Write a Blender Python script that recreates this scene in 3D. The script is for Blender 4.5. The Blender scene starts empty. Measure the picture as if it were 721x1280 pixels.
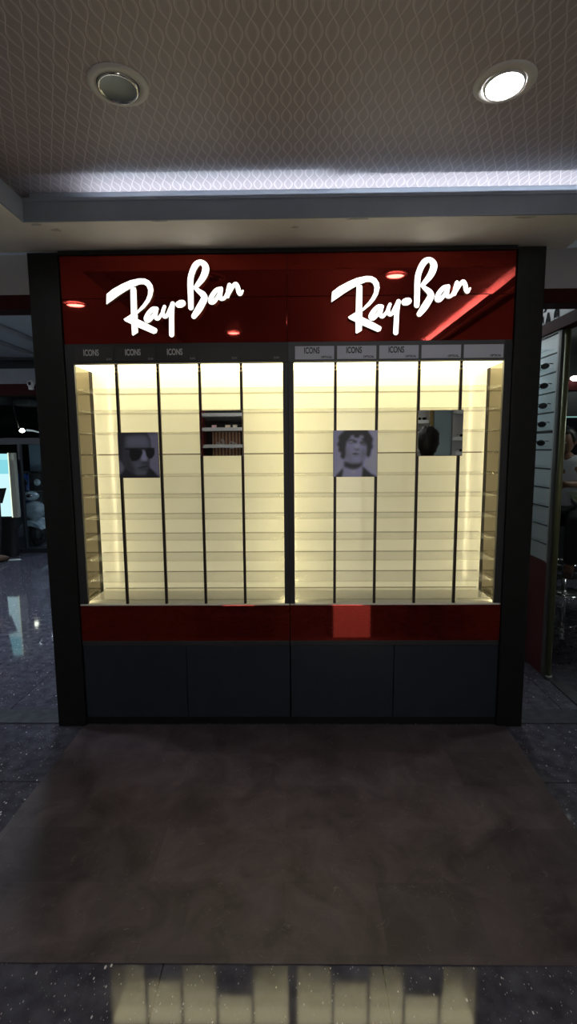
import bpy, math, random
import numpy as np
from mathutils import Vector, Matrix
random.seed(7)
C = bpy.context.scene.collection
scene = bpy.context.scene

# ------------------------------------------------------------------ camera, world, exposure
PIT, YAW, ROLL, F_PX = 0.123769, -0.0145626, 0.007529, 625.356
cam_data = bpy.data.cameras.new('camera')
cam_data.sensor_fit = 'HORIZONTAL'; cam_data.sensor_width = 36.0
cam_data.lens = F_PX * 36.0 / 721.0
cam_data.clip_start = 0.02
cam = bpy.data.objects.new('camera', cam_data); C.objects.link(cam)
def cam_dir(u, w, f):
    cr, sr = math.cos(ROLL), math.sin(ROLL)
    x = u*cr + w*sr; up = -u*sr + w*cr
    c, s = math.cos(PIT), math.sin(PIT)
    y = c*f + up*s; z = -s*f + up*c
    cy, sy = math.cos(YAW), math.sin(YAW)
    return Vector((x*cy + y*sy, -x*sy + y*cy, z))
R = Matrix((cam_dir(1, 0, 0), cam_dir(0, 1, 0), -cam_dir(0, 0, 1))).transposed()
cam.matrix_world = Matrix.Translation((0.043569, -2.45152, 1.424853)) @ R.to_4x4()
scene.camera = cam

world = bpy.data.worlds.new('world'); scene.world = world
world.use_nodes = True
world.node_tree.nodes['Background'].inputs[0].default_value = (0.75, 0.85, 1.0, 1)
world.node_tree.nodes['Background'].inputs[1].default_value = 0.010
scene.view_settings.view_transform = 'Standard'
scene.view_settings.look = 'None'
scene.view_settings.exposure = 0.0
scene.view_settings.gamma = 1.0
scene.view_settings.use_curve_mapping = False

# light strengths
LED_TOP, LED_SIDE, PANEL_GLOW = 4.8, 24.0, 0.28
LED_COL = (1.0, 0.89, 0.52)
LETTER = 2.2
DOWNLIGHT = 40.0
COVE = 50.0
COVE_RIGHT = 300.0
COOL = (0.72, 0.86, 1.0)

# ------------------------------------------------------------------ materials
def mat(name, col, rough=0.5, metal=0.0, spec=0.5, coat=0.0, emit=None, es=0.0, alpha=None):
    m = bpy.data.materials.new(name); m.use_nodes = True
    b = m.node_tree.nodes['Principled BSDF']
    b.inputs['Base Color'].default_value = (*col, 1)
    b.inputs['Roughness'].default_value = rough
    b.inputs['Metallic'].default_value = metal
    b.inputs['Specular IOR Level'].default_value = spec
    b.inputs['Coat Weight'].default_value = coat
    if emit:
        b.inputs['Emission Color'].default_value = (*emit, 1)
        b.inputs['Emission Strength'].default_value = es
    return m
def noise_mat(name, c0, c1, scale, rough=0.5, spec=0.5, bump=0.0, detail=6, lo=0.35, hi=0.65, metal=0.0, stretch=(1, 1, 1)):
    m = mat(name, c0, rough, metal, spec); nt = m.node_tree; b = nt.nodes['Principled BSDF']
    tc = nt.nodes.new('ShaderNodeTexCoord'); mp = nt.nodes.new('ShaderNodeMapping'); mp.inputs['Scale'].default_value = stretch
    nt.links.new(tc.outputs['Object'], mp.inputs[0])
    n = nt.nodes.new('ShaderNodeTexNoise'); n.inputs['Scale'].default_value = scale; n.inputs['Detail'].default_value = detail
    nt.links.new(mp.outputs[0], n.inputs['Vector'])
    r = nt.nodes.new('ShaderNodeValToRGB')
    r.color_ramp.elements[0].position = lo; r.color_ramp.elements[0].color = (*c0, 1)
    r.color_ramp.elements[1].position = hi; r.color_ramp.elements[1].color = (*c1, 1)
    nt.links.new(n.outputs['Fac'], r.inputs[0]); nt.links.new(r.outputs[0], b.inputs['Base Color'])
    if bump:
        bp = nt.nodes.new('ShaderNodeBump'); bp.inputs['Strength'].default_value = bump; bp.inputs['Distance'].default_value = 0.004
        nt.links.new(n.outputs['Fac'], bp.inputs['Height']); nt.links.new(bp.outputs[0], b.inputs['Normal'])
    return m
def emit_mat(name, col, s):
    m = bpy.data.materials.new(name); m.use_nodes = True; nt = m.node_tree
    nt.nodes.remove(nt.nodes['Principled BSDF'])
    e = nt.nodes.new('ShaderNodeEmission'); e.inputs[0].default_value = (*col, 1); e.inputs[1].default_value = s
    nt.links.new(e.outputs[0], nt.nodes['Material Output'].inputs[0])
    return m
def glass_mat(name, tint, gloss=1.0, rough=0.02, ior=1.5):
    # thin sheet glass: tinted see-through plus a fresnel reflection
    m = bpy.data.materials.new(name); m.use_nodes = True; nt = m.node_tree
    nt.nodes.remove(nt.nodes['Principled BSDF'])
    t = nt.nodes.new('ShaderNodeBsdfTransparent'); t.inputs[0].default_value = (*tint, 1)
    g = nt.nodes.new('ShaderNodeBsdfGlossy'); g.inputs['Roughness'].default_value = rough; g.inputs[0].default_value = (gloss, gloss, gloss, 1)
    f = nt.nodes.new('ShaderNodeFresnel'); f.inputs[0].default_value = ior
    geo = nt.nodes.new('ShaderNodeNewGeometry')     # reflect off outer faces only, no trapped light inside a sheet
    sub = nt.nodes.new('ShaderNodeMath'); sub.operation = 'SUBTRACT'; sub.inputs[0].default_value = 1.0; nt.links.new(geo.outputs['Backfacing'], sub.inputs[1])
    mul = nt.nodes.new('ShaderNodeMath'); mul.operation = 'MULTIPLY'; nt.links.new(f.outputs[0], mul.inputs[0]); nt.links.new(sub.outputs[0], mul.inputs[1])
    mx = nt.nodes.new('ShaderNodeMixShader')
    nt.links.new(mul.outputs[0], mx.inputs[0]); nt.links.new(t.outputs[0], mx.inputs[1]); nt.links.new(g.outputs[0], mx.inputs[2])
    nt.links.new(mx.outputs[0], nt.nodes['Material Output'].inputs[0])
    return m
def math_node(nt, op, a, b=None, c=None):
    n = nt.nodes.new('ShaderNodeMath'); n.operation = op
    for i, v in enumerate((a, b, c)):
        if v is None: continue
        if isinstance(v, (int, float)): n.inputs[i].default_value = v
        else: nt.links.new(v, n.inputs[i])
    return n.outputs[0]

# embossed wallpaper: ogee ovals
def wallpaper():
    m = mat('wallpaper', (0.2, 0.19, 0.185), 0.42, 0.0, 0.55); nt = m.node_tree; b = nt.nodes['Principled BSDF']
    tc = nt.nodes.new('ShaderNodeTexCoord'); sx = nt.nodes.new('ShaderNodeSeparateXYZ'); nt.links.new(tc.outputs['Object'], sx.inputs[0])
    u = math_node(nt, 'DIVIDE', sx.outputs[0], 0.0415)
    v = math_node(nt, 'MULTIPLY', sx.outputs[1], math.pi/0.083)
    cs = math_node(nt, 'MULTIPLY', math_node(nt, 'COSINE', math_node(nt, 'ADD', v, 0.55)), 0.40)
    def line(off, w):
        t = math_node(nt, 'ADD', u, off) if not isinstance(off, (int, float)) or off else u
        t = math_node(nt, 'FRACT', t)
        d = math_node(nt, 'ABSOLUTE', math_node(nt, 'SUBTRACT', t, 0.5))
        return math_node(nt, 'SUBTRACT', 1.0, math_node(nt, 'SMOOTH_MIN', math_node(nt, 'DIVIDE', d, w), 1.0, 0.3))
    l1 = line(cs, 0.06); l2 = line(math_node(nt, 'MULTIPLY', cs, -1.0), 0.06)
    h = math_node(nt, 'MAXIMUM', l1, l2)
    cs2 = math_node(nt, 'MULTIPLY', cs, 0.72)
    l3 = line(cs2, 0.05); l4 = line(math_node(nt, 'MULTIPLY', cs2, -1.0), 0.05)
    h = math_node(nt, 'MAXIMUM', h, math_node(nt, 'MULTIPLY', math_node(nt, 'MAXIMUM', l3, l4), 0.55))
    mx = nt.nodes.new('ShaderNodeMix'); mx.data_type = 'RGBA'
    mx.inputs['A'].default_value = (0.37, 0.305, 0.31, 1); mx.inputs['B'].default_value = (0.66, 0.575, 0.58, 1)
    nt.links.new(h, mx.inputs['Factor']); nt.links.new(mx.outputs['Result'], b.inputs['Base Color'])
    ng = nt.nodes.new('ShaderNodeTexNoise'); ng.inputs['Scale'].default_value = 260; nt.links.new(tc.outputs['Object'], ng.inputs['Vector'])
    hh = math_node(nt, 'ADD', h, math_node(nt, 'MULTIPLY', ng.outputs['Fac'], 0.25))
    bp = nt.nodes.new('ShaderNodeBump'); bp.inputs['Strength'].default_value = 0.30; bp.inputs['Distance'].default_value = 0.002
    nt.links.new(hh, bp.inputs['Height']); nt.links.new(bp.outputs[0], b.inputs['Normal'])
    return m

# dark polished terrazzo with pale chips and tile joints
def terrazzo():
    m = mat('terrazzo', (0.03, 0.03, 0.036), 0.09, 0.0, 0.5); nt = m.node_tree; b = nt.nodes['Principled BSDF']
    tc = nt.nodes.new('ShaderNodeTexCoord')
    mp = nt.nodes.new('ShaderNodeMapping'); mp.inputs['Rotation'].default_value = (0, 0, 0.5); mp.inputs['Scale'].default_value = (1.0, 0.55, 1)
    nt.links.new(tc.outputs['Object'], mp.inputs[0])
    def chips(scale, thr, size):
        v = nt.nodes.new('ShaderNodeTexVoronoi'); v.inputs['Scale'].default_value = scale; nt.links.new(mp.outputs[0], v.inputs['Vector'])
        sp = nt.nodes.new('ShaderNodeSeparateColor'); nt.links.new(v.outputs['Color'], sp.inputs[0])
        pick = math_node(nt, 'GREATER_THAN', sp.outputs[0], thr)
        near = math_node(nt, 'LESS_THAN', v.outputs['Distance'], math_node(nt, 'MULTIPLY', sp.outputs[1], size))
        return math_node(nt, 'MULTIPLY', math_node(nt, 'MULTIPLY', pick, near), sp.outputs[2])
    ch = math_node(nt, 'MAXIMUM', chips(95, 0.78, 0.30), math_node(nt, 'MULTIPLY', chips(210, 0.72, 0.36), 0.6))
    n = nt.nodes.new('ShaderNodeTexNoise'); n.inputs['Scale'].default_value = 18; n.inputs['Detail'].default_value = 8; nt.links.new(tc.outputs['Object'], n.inputs['Vector'])
    r = nt.nodes.new('ShaderNodeValToRGB'); r.color_ramp.elements[0].position = 0.35; r.color_ramp.elements[1].position = 0.7
    r.color_ramp.elements[0].color = (0.055, 0.053, 0.073, 1); r.color_ramp.elements[1].color = (0.105, 0.102, 0.130, 1)
    nt.links.new(n.outputs['Fac'], r.inputs[0])
    mx = nt.nodes.new('ShaderNodeMix'); mx.data_type = 'RGBA'; mx.inputs['B'].default_value = (0.75, 0.73, 0.75, 1)
    nt.links.new(ch, mx.inputs['Factor']); nt.links.new(r.outputs[0], mx.inputs['A'])
    sx = nt.nodes.new('ShaderNodeSeparateXYZ'); nt.links.new(tc.outputs['Object'], sx.inputs[0])
    def joint(s, off):
        t = math_node(nt, 'FRACT', math_node(nt, 'DIVIDE', math_node(nt, 'ADD', s, off), 0.61))
        return math_node(nt, 'LESS_THAN', t, 0.006)
    j = math_node(nt, 'MAXIMUM', joint(sx.outputs[0], 20*0.61+0.335), joint(sx.outputs[1], 20*0.61-0.157))
    m2 = nt.nodes.new('ShaderNodeMix'); m2.data_type = 'RGBA'; m2.inputs['B'].default_value = (0.006, 0.006, 0.007, 1)
    nt.links.new(j, m2.inputs['Factor']); nt.links.new(mx.outputs['Result'], m2.inputs['A']); nt.links.new(m2.outputs['Result'], b.inputs['Base Color'])
    rr = math_node(nt, 'MULTIPLY_ADD', n.outputs['Fac'], 0.05, 0.03); nt.links.new(rr, b.inputs['Roughness'])
    return m

# worn brown vinyl with faint tile rectangles and scuffs
def vinyl():
    m = mat('vinyl', (0.05, 0.042, 0.04), 0.5, 0, 0.4); nt = m.node_tree; b = nt.nodes['Principled BSDF']
    tc = nt.nodes.new('ShaderNodeTexCoord')
    n = nt.nodes.new('ShaderNodeTexNoise'); n.inputs['Scale'].default_value = 5.5; n.inputs['Detail'].default_value = 10; n.inputs['Roughness'].default_value = 0.6; n.inputs['Distortion'].default_value = 0.8
    nt.links.new(tc.outputs['Object'], n.inputs['Vector'])
    r = nt.nodes.new('ShaderNodeValToRGB'); r.color_ramp.elements[0].position = 0.32; r.color_ramp.elements[1].position = 0.68
    r.color_ramp.elements[0].color = (0.044, 0.0335, 0.041, 1); r.color_ramp.elements[1].color = (0.112, 0.089, 0.104, 1)
    nt.links.new(n.outputs['Fac'], r.inputs[0])
    br = nt.nodes.new('ShaderNodeTexBrick'); br.inputs['Scale'].default_value = 1.0
    br.inputs['Brick Width'].default_value = 0.30; br.inputs['Row Height'].default_value = 0.24; br.inputs['Mortar Size'].default_value = 0.0006
    br.inputs['Color1'].default_value = (0.80, 0.80, 0.80, 1); br.inputs['Color2'].default_value = (1.16, 1.12, 1.10, 1); br.inputs['Mortar'].default_value = (0.85, 0.85, 0.85, 1)
    nt.links.new(tc.outputs['Object'], br.inputs['Vector'])
    mx = nt.nodes.new('ShaderNodeMix'); mx.data_type = 'RGBA'; mx.blend_type = 'MULTIPLY'; mx.inputs['Factor'].default_value = 1
    nt.links.new(r.outputs[0], mx.inputs['A']); nt.links.new(br.outputs[0], mx.inputs['B'])
    n2 = nt.nodes.new('ShaderNodeTexNoise'); n2.inputs['Scale'].default_value = 9; n2.inputs['Detail'].default_value = 3; n2.inputs['Distortion'].default_value = 2.5
    nt.links.new(tc.outputs['Object'], n2.inputs['Vector'])
    sc = math_node(nt, 'MULTIPLY', math_node(nt, 'LESS_THAN', math_node(nt, 'ABSOLUTE', math_node(nt, 'SUBTRACT', n2.outputs['Fac'], 0.61)), 0.004), 0.6)
    m3 = nt.nodes.new('ShaderNodeMix'); m3.data_type = 'RGBA'; m3.inputs['B'].default_value = (0.17, 0.15, 0.15, 1)
    nt.links.new(sc, m3.inputs['Factor']); nt.links.new(mx.outputs['Result'], m3.inputs['A']); nt.links.new(m3.outputs['Result'], b.inputs['Base Color'])
    nt.links.new(math_node(nt, 'MULTIPLY_ADD', n.outputs['Fac'], 0.25, 0.33), b.inputs['Roughness'])
    bp = nt.nodes.new('ShaderNodeBump'); bp.inputs['Strength'].default_value = 0.12; bp.inputs['Distance'].default_value = 0.003
    nt.links.new(n.outputs['Fac'], bp.inputs['Height']); nt.links.new(bp.outputs[0], b.inputs['Normal'])
    return m

M = {}
M['wallpaper'] = wallpaper(); M['terrazzo'] = terrazzo(); M['vinyl'] = vinyl()
M['plaster'] = noise_mat('plaster', (0.80, 0.74, 0.64), (0.86, 0.80, 0.70), 7, 0.65, 0.4, 0.1)
M['fascia_paint'] = noise_mat('fascia_paint', (0.25, 0.275, 0.32), (0.29, 0.315, 0.36), 5, 0.55, 0.4)
M['flake'] = mat('flake', (0.55, 0.52, 0.46), 0.8)
M['wall_grey'] = noise_mat('wall_grey', (0.33, 0.33, 0.35), (0.38, 0.38, 0.40), 4, 0.6)
M['room_wall'] = noise_mat('room_wall', (0.55, 0.54, 0.53), (0.60, 0.59, 0.58), 3, 0.6)
M['maroon'] = mat('maroon', (0.040, 0.009, 0.010), 0.75, 0, 0.08)
M['post_black'] = noise_mat('post_black', (0.005, 0.005, 0.005), (0.008, 0.008, 0.008), 30, 0.45, 0.35)
M['frame_dark'] = mat('frame_dark', (0.034, 0.034, 0.036), 0.35, 0.0, 0.4)
M['frame_grey'] = mat('frame_grey', (0.085, 0.087, 0.097), 0.4, 0.0, 0.4)
M['door_navy'] = noise_mat('door_navy', (0.016, 0.021, 0.032), (0.019, 0.025, 0.037), 12, 0.38, 0.4)
M['recess'] = mat('recess', (0.01, 0.01, 0.012), 0.6)
M['red_gloss'] = mat('red_gloss', (0.27, 0.026, 0.017), 0.03, 0.85, 0.3)
M['cream_panel'] = mat('cream_panel', (0.80, 0.775, 0.66), 0.13, 0.0, 0.45, emit=LED_COL, es=PANEL_GLOW)   # backlit acrylic
M['cream_side'] = mat('cream_side', (0.80, 0.785, 0.70), 0.2, 0.0, 0.45)
M['cream_board'] = mat('cream_board', (0.82, 0.80, 0.72), 0.35, 0.0, 0.5)
M['bronze_mirror'] = mat('bronze_mirror', (0.16, 0.128, 0.078), 0.08, 0.92)
M['upright'] = mat('upright', (0.040, 0.028, 0.022), 0.4, 0.3)
M['strip_dark'] = mat('strip_dark', (0.016, 0.011, 0.010), 0.6, 0, 0.15)
M['brass'] = mat('brass', (0.62, 0.42, 0.16), 0.3, 1.0)
M['edge_back'] = mat('edge_back', (0.16, 0.14, 0.07), 0.25)
M['shelf_glass'] = glass_mat('shelf_glass', (0.985, 0.985, 0.972), 1.0, 0.02, 1.48)
nt = M['shelf_glass'].node_tree
dm = nt.nodes.new('ShaderNodeBsdfDiffuse'); dm.inputs[0].default_value = (0.85, 0.85, 0.80, 1)
m2 = nt.nodes.new('ShaderNodeMixShader'); m2.inputs[0].default_value = 0.15
src = nt.nodes['Material Output'].inputs[0].links[0].from_socket
nt.links.new(src, m2.inputs[1]); nt.links.new(dm.outputs[0], m2.inputs[2]); nt.links.new(m2.outputs[0], nt.nodes['Material Output'].inputs[0])
M['edge_front'] = glass_mat('shelf_front_edge', (0.86, 0.87, 0.80), 1.0, 0.1, 1.3)
M['clear_glass'] = glass_mat('clear_glass', (0.90, 0.95, 0.96))
M['green_glass'] = glass_mat('green_glass', (0.70, 0.85, 0.66), 1.0, 0.03)
M['mirror'] = mat('mirror', (0.80, 0.82, 0.80), 0.012, 1.0)
M['plaque_dark'] = mat('plaque_dark', (0.032, 0.030, 0.029), 0.4)
M['plaque_light'] = mat('plaque_light', (0.60, 0.61, 0.70), 0.4)
M['ink_grey'] = mat('ink_grey', (0.62, 0.62, 0.60), 0.5)
M['ink_dim'] = mat('ink_dim', (0.26, 0.255, 0.25), 0.5)
M['ink_dark'] = mat('ink_dark', (0.05, 0.05, 0.06), 0.5)
M['led_top'] = emit_mat('led_top', LED_COL, LED_TOP)
M['led_side'] = emit_mat('led_side', LED_COL, LED_SIDE)
M['letter_white'] = emit_mat('letter_white', (1.0, 0.97, 0.88), LETTER)
M['letter_side'] = mat('letter_side', (0.75, 0.55, 0.25), 0.3)
M['cove_led'] = emit_mat('cove_led', COOL, COVE)
M['white_metal'] = mat('white_metal', (0.66, 0.62, 0.57), 0.4, 0.0, 0.5)
M['dark_gap'] = mat('dark_gap', (0.03, 0.028, 0.026), 0.5)
M['chrome'] = mat('chrome', (0.7, 0.7, 0.7), 0.12, 1.0)
M['reflector'] = mat('reflector', (0.34, 0.34, 0.36), 0.40, 0.5)
M['lamp_on'] = emit_mat('lamp_on', (0.93, 0.95, 1.0), DOWNLIGHT)
M['cove_led_right'] = emit_mat('cove_led_right', COOL, COVE_RIGHT)
M['alu'] = mat('alu', (0.30, 0.30, 0.26), 0.35, 0.7)
M['alu_dark'] = mat('alu_dark', (0.16, 0.165, 0.165), 0.4, 0.5)
M['olive_pole'] = mat('olive_pole', (0.17, 0.175, 0.085), 0.35, 0.5)
M['slat_white'] = mat('slat_white', (0.78, 0.83, 0.83), 0.4)
M['slat_gap'] = mat('slat_gap', (0.05, 0.055, 0.055), 0.5)
M['red_base'] = mat('red_base', (0.16, 0.020, 0.018), 0.35)
M['black_plastic'] = mat('black_plastic', (0.012, 0.012, 0.013), 0.3)
M['dark_lens'] = mat('dark_lens', (0.008, 0.008, 0.01), 0.08)
M['corr_ceiling'] = noise_mat('corr_ceiling', (0.30, 0.31, 0.33), (0.34, 0.35, 0.37), 2, 0.7)
M['corr_groove'] = mat('corr_groove', (0.09, 0.095, 0.105), 0.6)
M['dark_beam'] = mat('dark_beam', (0.018, 0.020, 0.024), 0.5)
M['steel_blue'] = mat('steel_blue', (0.12, 0.17, 0.21), 0.4)
M['poster_edge'] = mat('poster_edge', (0.10, 0.07, 0.05), 0.5)
M['wood_slat'] = None

# ------------------------------------------------------------------ mesh helpers
class MB:
    def __init__(s): s.v = []; s.f = []; s.m = []; s.sm = []
    def face(s, idx, mi=0, sm=False): s.f.append(tuple(idx)); s.m.append(mi); s.sm.append(sm)
    def box(s, x0, x1, y0, y1, z0, z1, mi=0, faces=None):
        n = len(s.v)
        s.v += [(x, y, z) for z in (z0, z1) for y in (y0, y1) for x in (x0, x1)]
        q = {'b': (0, 2, 3, 1), 't': (4, 5, 7, 6), 'f': (0, 1, 5, 4), 'k': (2, 6, 7, 3), 'l': (0, 4, 6, 2), 'r': (1, 3, 7, 5)}
        for k, t in q.items(): s.face([n+i for i in t], (faces or {}).get(k, mi))
        return s
    def prism_xz(s, pts, y0, y1, mi=0, side=None):
        # pts (x,z); front face at y0 (towards -y)
        a = sum(pts[i][0]*pts[(i+1) % len(pts)][1]-pts[(i+1) % len(pts)][0]*pts[i][1] for i in range(len(pts)))
        if a < 0: pts = pts[::-1]
        n = len(s.v); k = len(pts)
        s.v += [(x, y0, z) for x, z in pts] + [(x, y1, z) for x, z in pts]
        s.face([n+i for i in range(k)], mi); s.face([n+k+i for i in range(k)][::-1], mi if side is None else side)
        for i in range(k):
            j = (i+1) % k; s.face((n+j, n+i, n+k+i, n+k+j), mi if side is None else side)
        return s
    def prism_xy(s, pts, z0, z1, mi=0):
        a = sum(pts[i][0]*pts[(i+1) % len(pts)][1]-pts[(i+1) % len(pts)][0]*pts[i][1] for i in range(len(pts)))
        if a < 0: pts = pts[::-1]
        n = len(s.v); k = len(pts)
        s.v += [(x, y, z1) for x, y in pts] + [(x, y, z0) for x, y in pts]
        s.face([n+i for i in range(k)], mi); s.face([n+k+i for i in range(k)][::-1], mi)
        for i in range(k):
            j = (i+1) % k; s.face((n+i, n+k+i, n+k+j, n+j), mi)
        return s
    def lathe(s, prof, c=(0, 0, 0), seg=32, mi=0, axis='z', mis=None, rot=None):
        n = len(s.v); k = len(prof)
        for i in range(seg):
            a = 2*math.pi*i/seg
            for r, h in prof:
                p = Vector((r*math.cos(a), r*math.sin(a), h))
                if axis == 'y': p = Vector((p.x, p.z, p.y))
                if axis == 'x': p = Vector((p.z, p.x, p.y))
                if rot: p = rot @ p
                s.v.append((p.x+c[0], p.y+c[1], p.z+c[2]))
        for i in range(seg):
            for j in range(k-1):
                a = n+i*k+j; b = n+((i+1) % seg)*k+j
                s.face((a, b, b+1, a+1), mis[j] if mis else mi, True)
        return s
    def tube(s, pts, r, seg=10, mi=0, closed=False):
        P = [Vector(p) for p in pts]; n = len(s.v); K = len(P)
        rs = r if isinstance(r, (list, tuple)) else [r]*K
        up0 = None
        for i, p in enumerate(P):
            if closed: t = (P[(i+1) % K]-P[i-1]).normalized()
            else: t = (P[min(i+1, K-1)]-P[max(i-1, 0)]).normalized()
            ref = Vector((0, 0, 1)) if abs(t.z) < 0.9 else Vector((1, 0, 0))
            if up0 is None: up0 = t.cross(ref).normalized()
            a = (up0-t*up0.dot(t)).normalized(); up0 = a; b = t.cross(a)
            for j in range(seg):
                th = 2*math.pi*j/seg; q = p+a*(rs[i]*math.cos(th))+b*(rs[i]*math.sin(th)); s.v.append(tuple(q))
        for i in range(K if closed else K-1):
            for j in range(seg):
                i2 = (i+1) % K; j2 = (j+1) % seg
                s.face((n+i*seg+j, n+i*seg+j2, n+i2*seg+j2, n+i2*seg+j), mi, True)
        if not closed:
            s.face([n+j for j in range(seg)][::-1], mi); s.face([n+(K-1)*seg+j for j in range(seg)], mi)
        return s
    def ell(s, c, r, seg=20, rings=12, mi=0, warp=None):
        n = len(s.v)
        for i in range(rings+1):
            ph = math.pi*i/rings
            for j in range(seg):
                th = 2*math.pi*j/seg
                d = Vector((math.sin(ph)*math.cos(th), math.sin(ph)*math.sin(th), math.cos(ph)))
                p = Vector((d.x*r[0], d.y*r[1], d.z*r[2]))
                if warp: p = warp(d, p)
                s.v.append((p.x+c[0], p.y+c[1], p.z+c[2]))
        for i in range(rings):
            for j in range(seg):
                j2 = (j+1) % seg
                s.face((n+i*seg+j, n+(i+1)*seg+j, n+(i+1)*seg+j2, n+i*seg+j2), mi, True)
        return s
    def mesh(s, name, mats):
        me = bpy.data.meshes.new(name); me.from_pydata(s.v, [], s.f)
        for m in mats: me.materials.append(m)
        me.polygons.foreach_set('material_index', s.m); me.polygons.foreach_set('use_smooth', s.sm)
        me.update(); me.validate()
        return me
    def build(s, name, mats, parent=None, bevel=0.0):
        if not isinstance(mats, (list, tuple)): mats = [mats]
        o = bpy.data.objects.new(name, s.mesh(name, mats)); C.objects.link(o)
        if parent is not None: attach(o, parent)
        if bevel:
            b = o.modifiers.new('bevel', 'BEVEL'); b.width = bevel; b.segments = 2; b.limit_method = 'ANGLE'
        return o
WM = {}
def wloc(o):
    return (wloc(o.parent) if o.parent else Vector((0, 0, 0))) + Vector(o.location)
def attach(o, parent):
    # geometry of o is written in world coordinates: shift it into its parent's frame
    o.parent = parent
    o.location = Vector((0, 0, 0)) - wloc(parent)
def tag(o, label=None, cat=None, group=None, kind=None):
    if label: o['label'] = label
    if cat: o['category'] = cat
    if group: o['group'] = group
    if kind: o['kind'] = kind
    return o
def thing(name, loc, label, cat, group=None, rotz=0.0):
    o = bpy.data.objects.new(name, None); o.empty_display_size = 0.1; C.objects.link(o)
    o.location = loc; o.rotation_euler = (0, 0, rotz)
    return tag(o, label, cat, group)
def struct(name, mb, m, bevel=0.0):
    return tag(mb.build(name, m, None, bevel), kind='structure')
def box(*a, **k): return MB().box(*a, **k)
def copy_tree(o, parent=None):
    c = o.copy(); C.objects.link(c); c.parent = parent
    for ch in list(o.children): copy_tree(ch, c)
    return c
def text_mesh(name, body, size, sx, m, x, y, z, parent, align='LEFT', rot=(math.pi/2, 0, 0), depth=0.0006, bold=0.0):
    cu = bpy.data.curves.new(name, 'FONT'); cu.body = body; cu.size = size; cu.extrude = depth; cu.offset = bold; cu.align_x = align
    t = bpy.data.objects.new(name, cu); C.objects.link(t)
    dg = bpy.context.evaluated_depsgraph_get()
    me = bpy.data.meshes.new_from_object(t.evaluated_get(dg)); me.name = name
    bpy.data.objects.remove(t); bpy.data.curves.remove(cu)
    me.materials.clear(); me.materials.append(m)
    mt = Matrix.Translation((x, y, z)) @ Matrix.Rotation(rot[2], 4, 'Z') @ Matrix.Rotation(rot[0], 4, 'X') @ Matrix.Diagonal((sx, 1, 1, 1))
    me.transform(mt)
    o = bpy.data.objects.new(name, me); C.objects.link(o)
    if parent is not None: attach(o, parent)
    return o

# ------------------------------------------------------------------ the room shell
ZC = 2.50          # papered ceiling
ZS = 2.356         # underside of the dropped border
struct('floor', box(-11, 7, -4.5, 17, -0.06, 0.0), M['terrazzo'])
struct('ceiling', box(-2.4, 2.4, -4.4, 0.16, ZC, ZC+0.05), M['wallpaper'])
# dropped border above the cabinet with its lit slot behind the front board
b = MB()
b.box(-1.066, 1.32, -0.295, -0.286, ZS+0.0, 2.431, 0)            # front board
b.box(-1.066, 1.32, -0.299, -0.294, 2.430, 2.4455, 0)            # small lip
struct('trim_1', b, M['fascia_paint'], 0.0012)
b = MB()
b.box(-1.066, 1.32, -0.286, 0.16, ZS, 2.397)
struct('ceiling_border_front', b, M['plaster'])
struct('trim_17', box(-1.066, 1.32, -0.222, 0.16, 2.3975, ZC-0.0005), M['fascia_paint'])
b = MB(); b.box(-2.4, -1.066, -4.4, 0.02, ZS, 2.445)
struct('ceiling_border_left', b, M['plaster'])
struct('trim_2', box(-1.066, -1.058, -4.4, -0.2955, ZS, 2.445), M['fascia_paint'], 0.0012)
b = MB(); b.box(1.60, 2.4, -4.4, 0.02, ZS, ZC-0.001); b.box(1.33, 1.60, -4.4, -0.2955, ZS, 2.368)
struct('ceiling_border_right', b, M['plaster'])
struct('trim_3', box(1.36, 1.43, -4.4, -0.2955, ZS, 2.445), M['fascia_paint'], 0.0012)
struct('wall_left', box(-2.5, -2.4, -4.4, 0.16, 0, ZC), M['room_wall'])
struct('wall_right', box(2.4, 2.5, -4.4, 0.16, 0, ZC), M['room_wall'])
struct('wall_back', box(-2.5, 2.5, -4.5, -4.4, 0, ZC), M['room_wall'])
struct('wall_front', box(-1.2, 1.2, 0.30, 0.36, 0, 2.36), M['recess'])
struct('wall_front_left', box(-2.4, -1.2, 0.06, 0.16, 2.176, 2.36), M['wall_grey'])
struct('wall_front_right', box(1.2, 2.4, 0.06, 0.16, 2.176, 2.36), M['wall_grey'])
struct('trim_4', box(-2.4, -1.201, 0.05, 0.16, 2.108, 2.175), M['maroon'], 0.002)
struct('trim_5', box(1.201, 2.4, 0.05, 0.16, 2.108, 2.175), M['maroon'], 0.002)
sill = noise_mat('sill_stone', (0.055, 0.058, 0.068), (0.075, 0.078, 0.09), 22, 0.25, 0.6)
struct('trim_6', box(-2.4, -1.202, 0.012, 0.150, 0.0005, 0.006), sill, 0.001)
struct('trim_7', box(1.202, 2.4, 0.012, 0.150, 0.0005, 0.006), sill, 0.001)

# flaking paint along the border edge
for k, (x, y, sx_, sy_) in enumerate(((-1.02, -0.27, .035, .012), (-0.96, -0.215, .028, .014), (0.30, -0.28, .05, .008), (0.985, -0.272, .06, .010), (-0.50, -0.285, .04, .006), (0.05, -0.21, .02, .01))):
    mb = MB(); pts = []
    for i in range(11):
        a = 2*math.pi*i/11; rr = random.uniform(.45, 1.0); pts.append((x+sx_*rr*math.cos(a), y+sy_*rr*math.sin(a)))
    mb.prism_xy(pts, ZS-0.0022, ZS+0.001)
    struct('ceiling_border_flake', mb, M['flake'])

# floor runner
mb = MB(); mb.prism_xy([(-1.068, -0.004), (-1.074, -0.75), (-1.075, -1.226), (1.10, -1.222), (1.085, -0.75), (1.12, -0.004)], 0.0006, 0.0035)
tag(mb.build('floor_mat', M['vinyl'], None, 0.0008), 'worn dark brown vinyl floor mat lying in front of the red display cabinet', 'mat')

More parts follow.
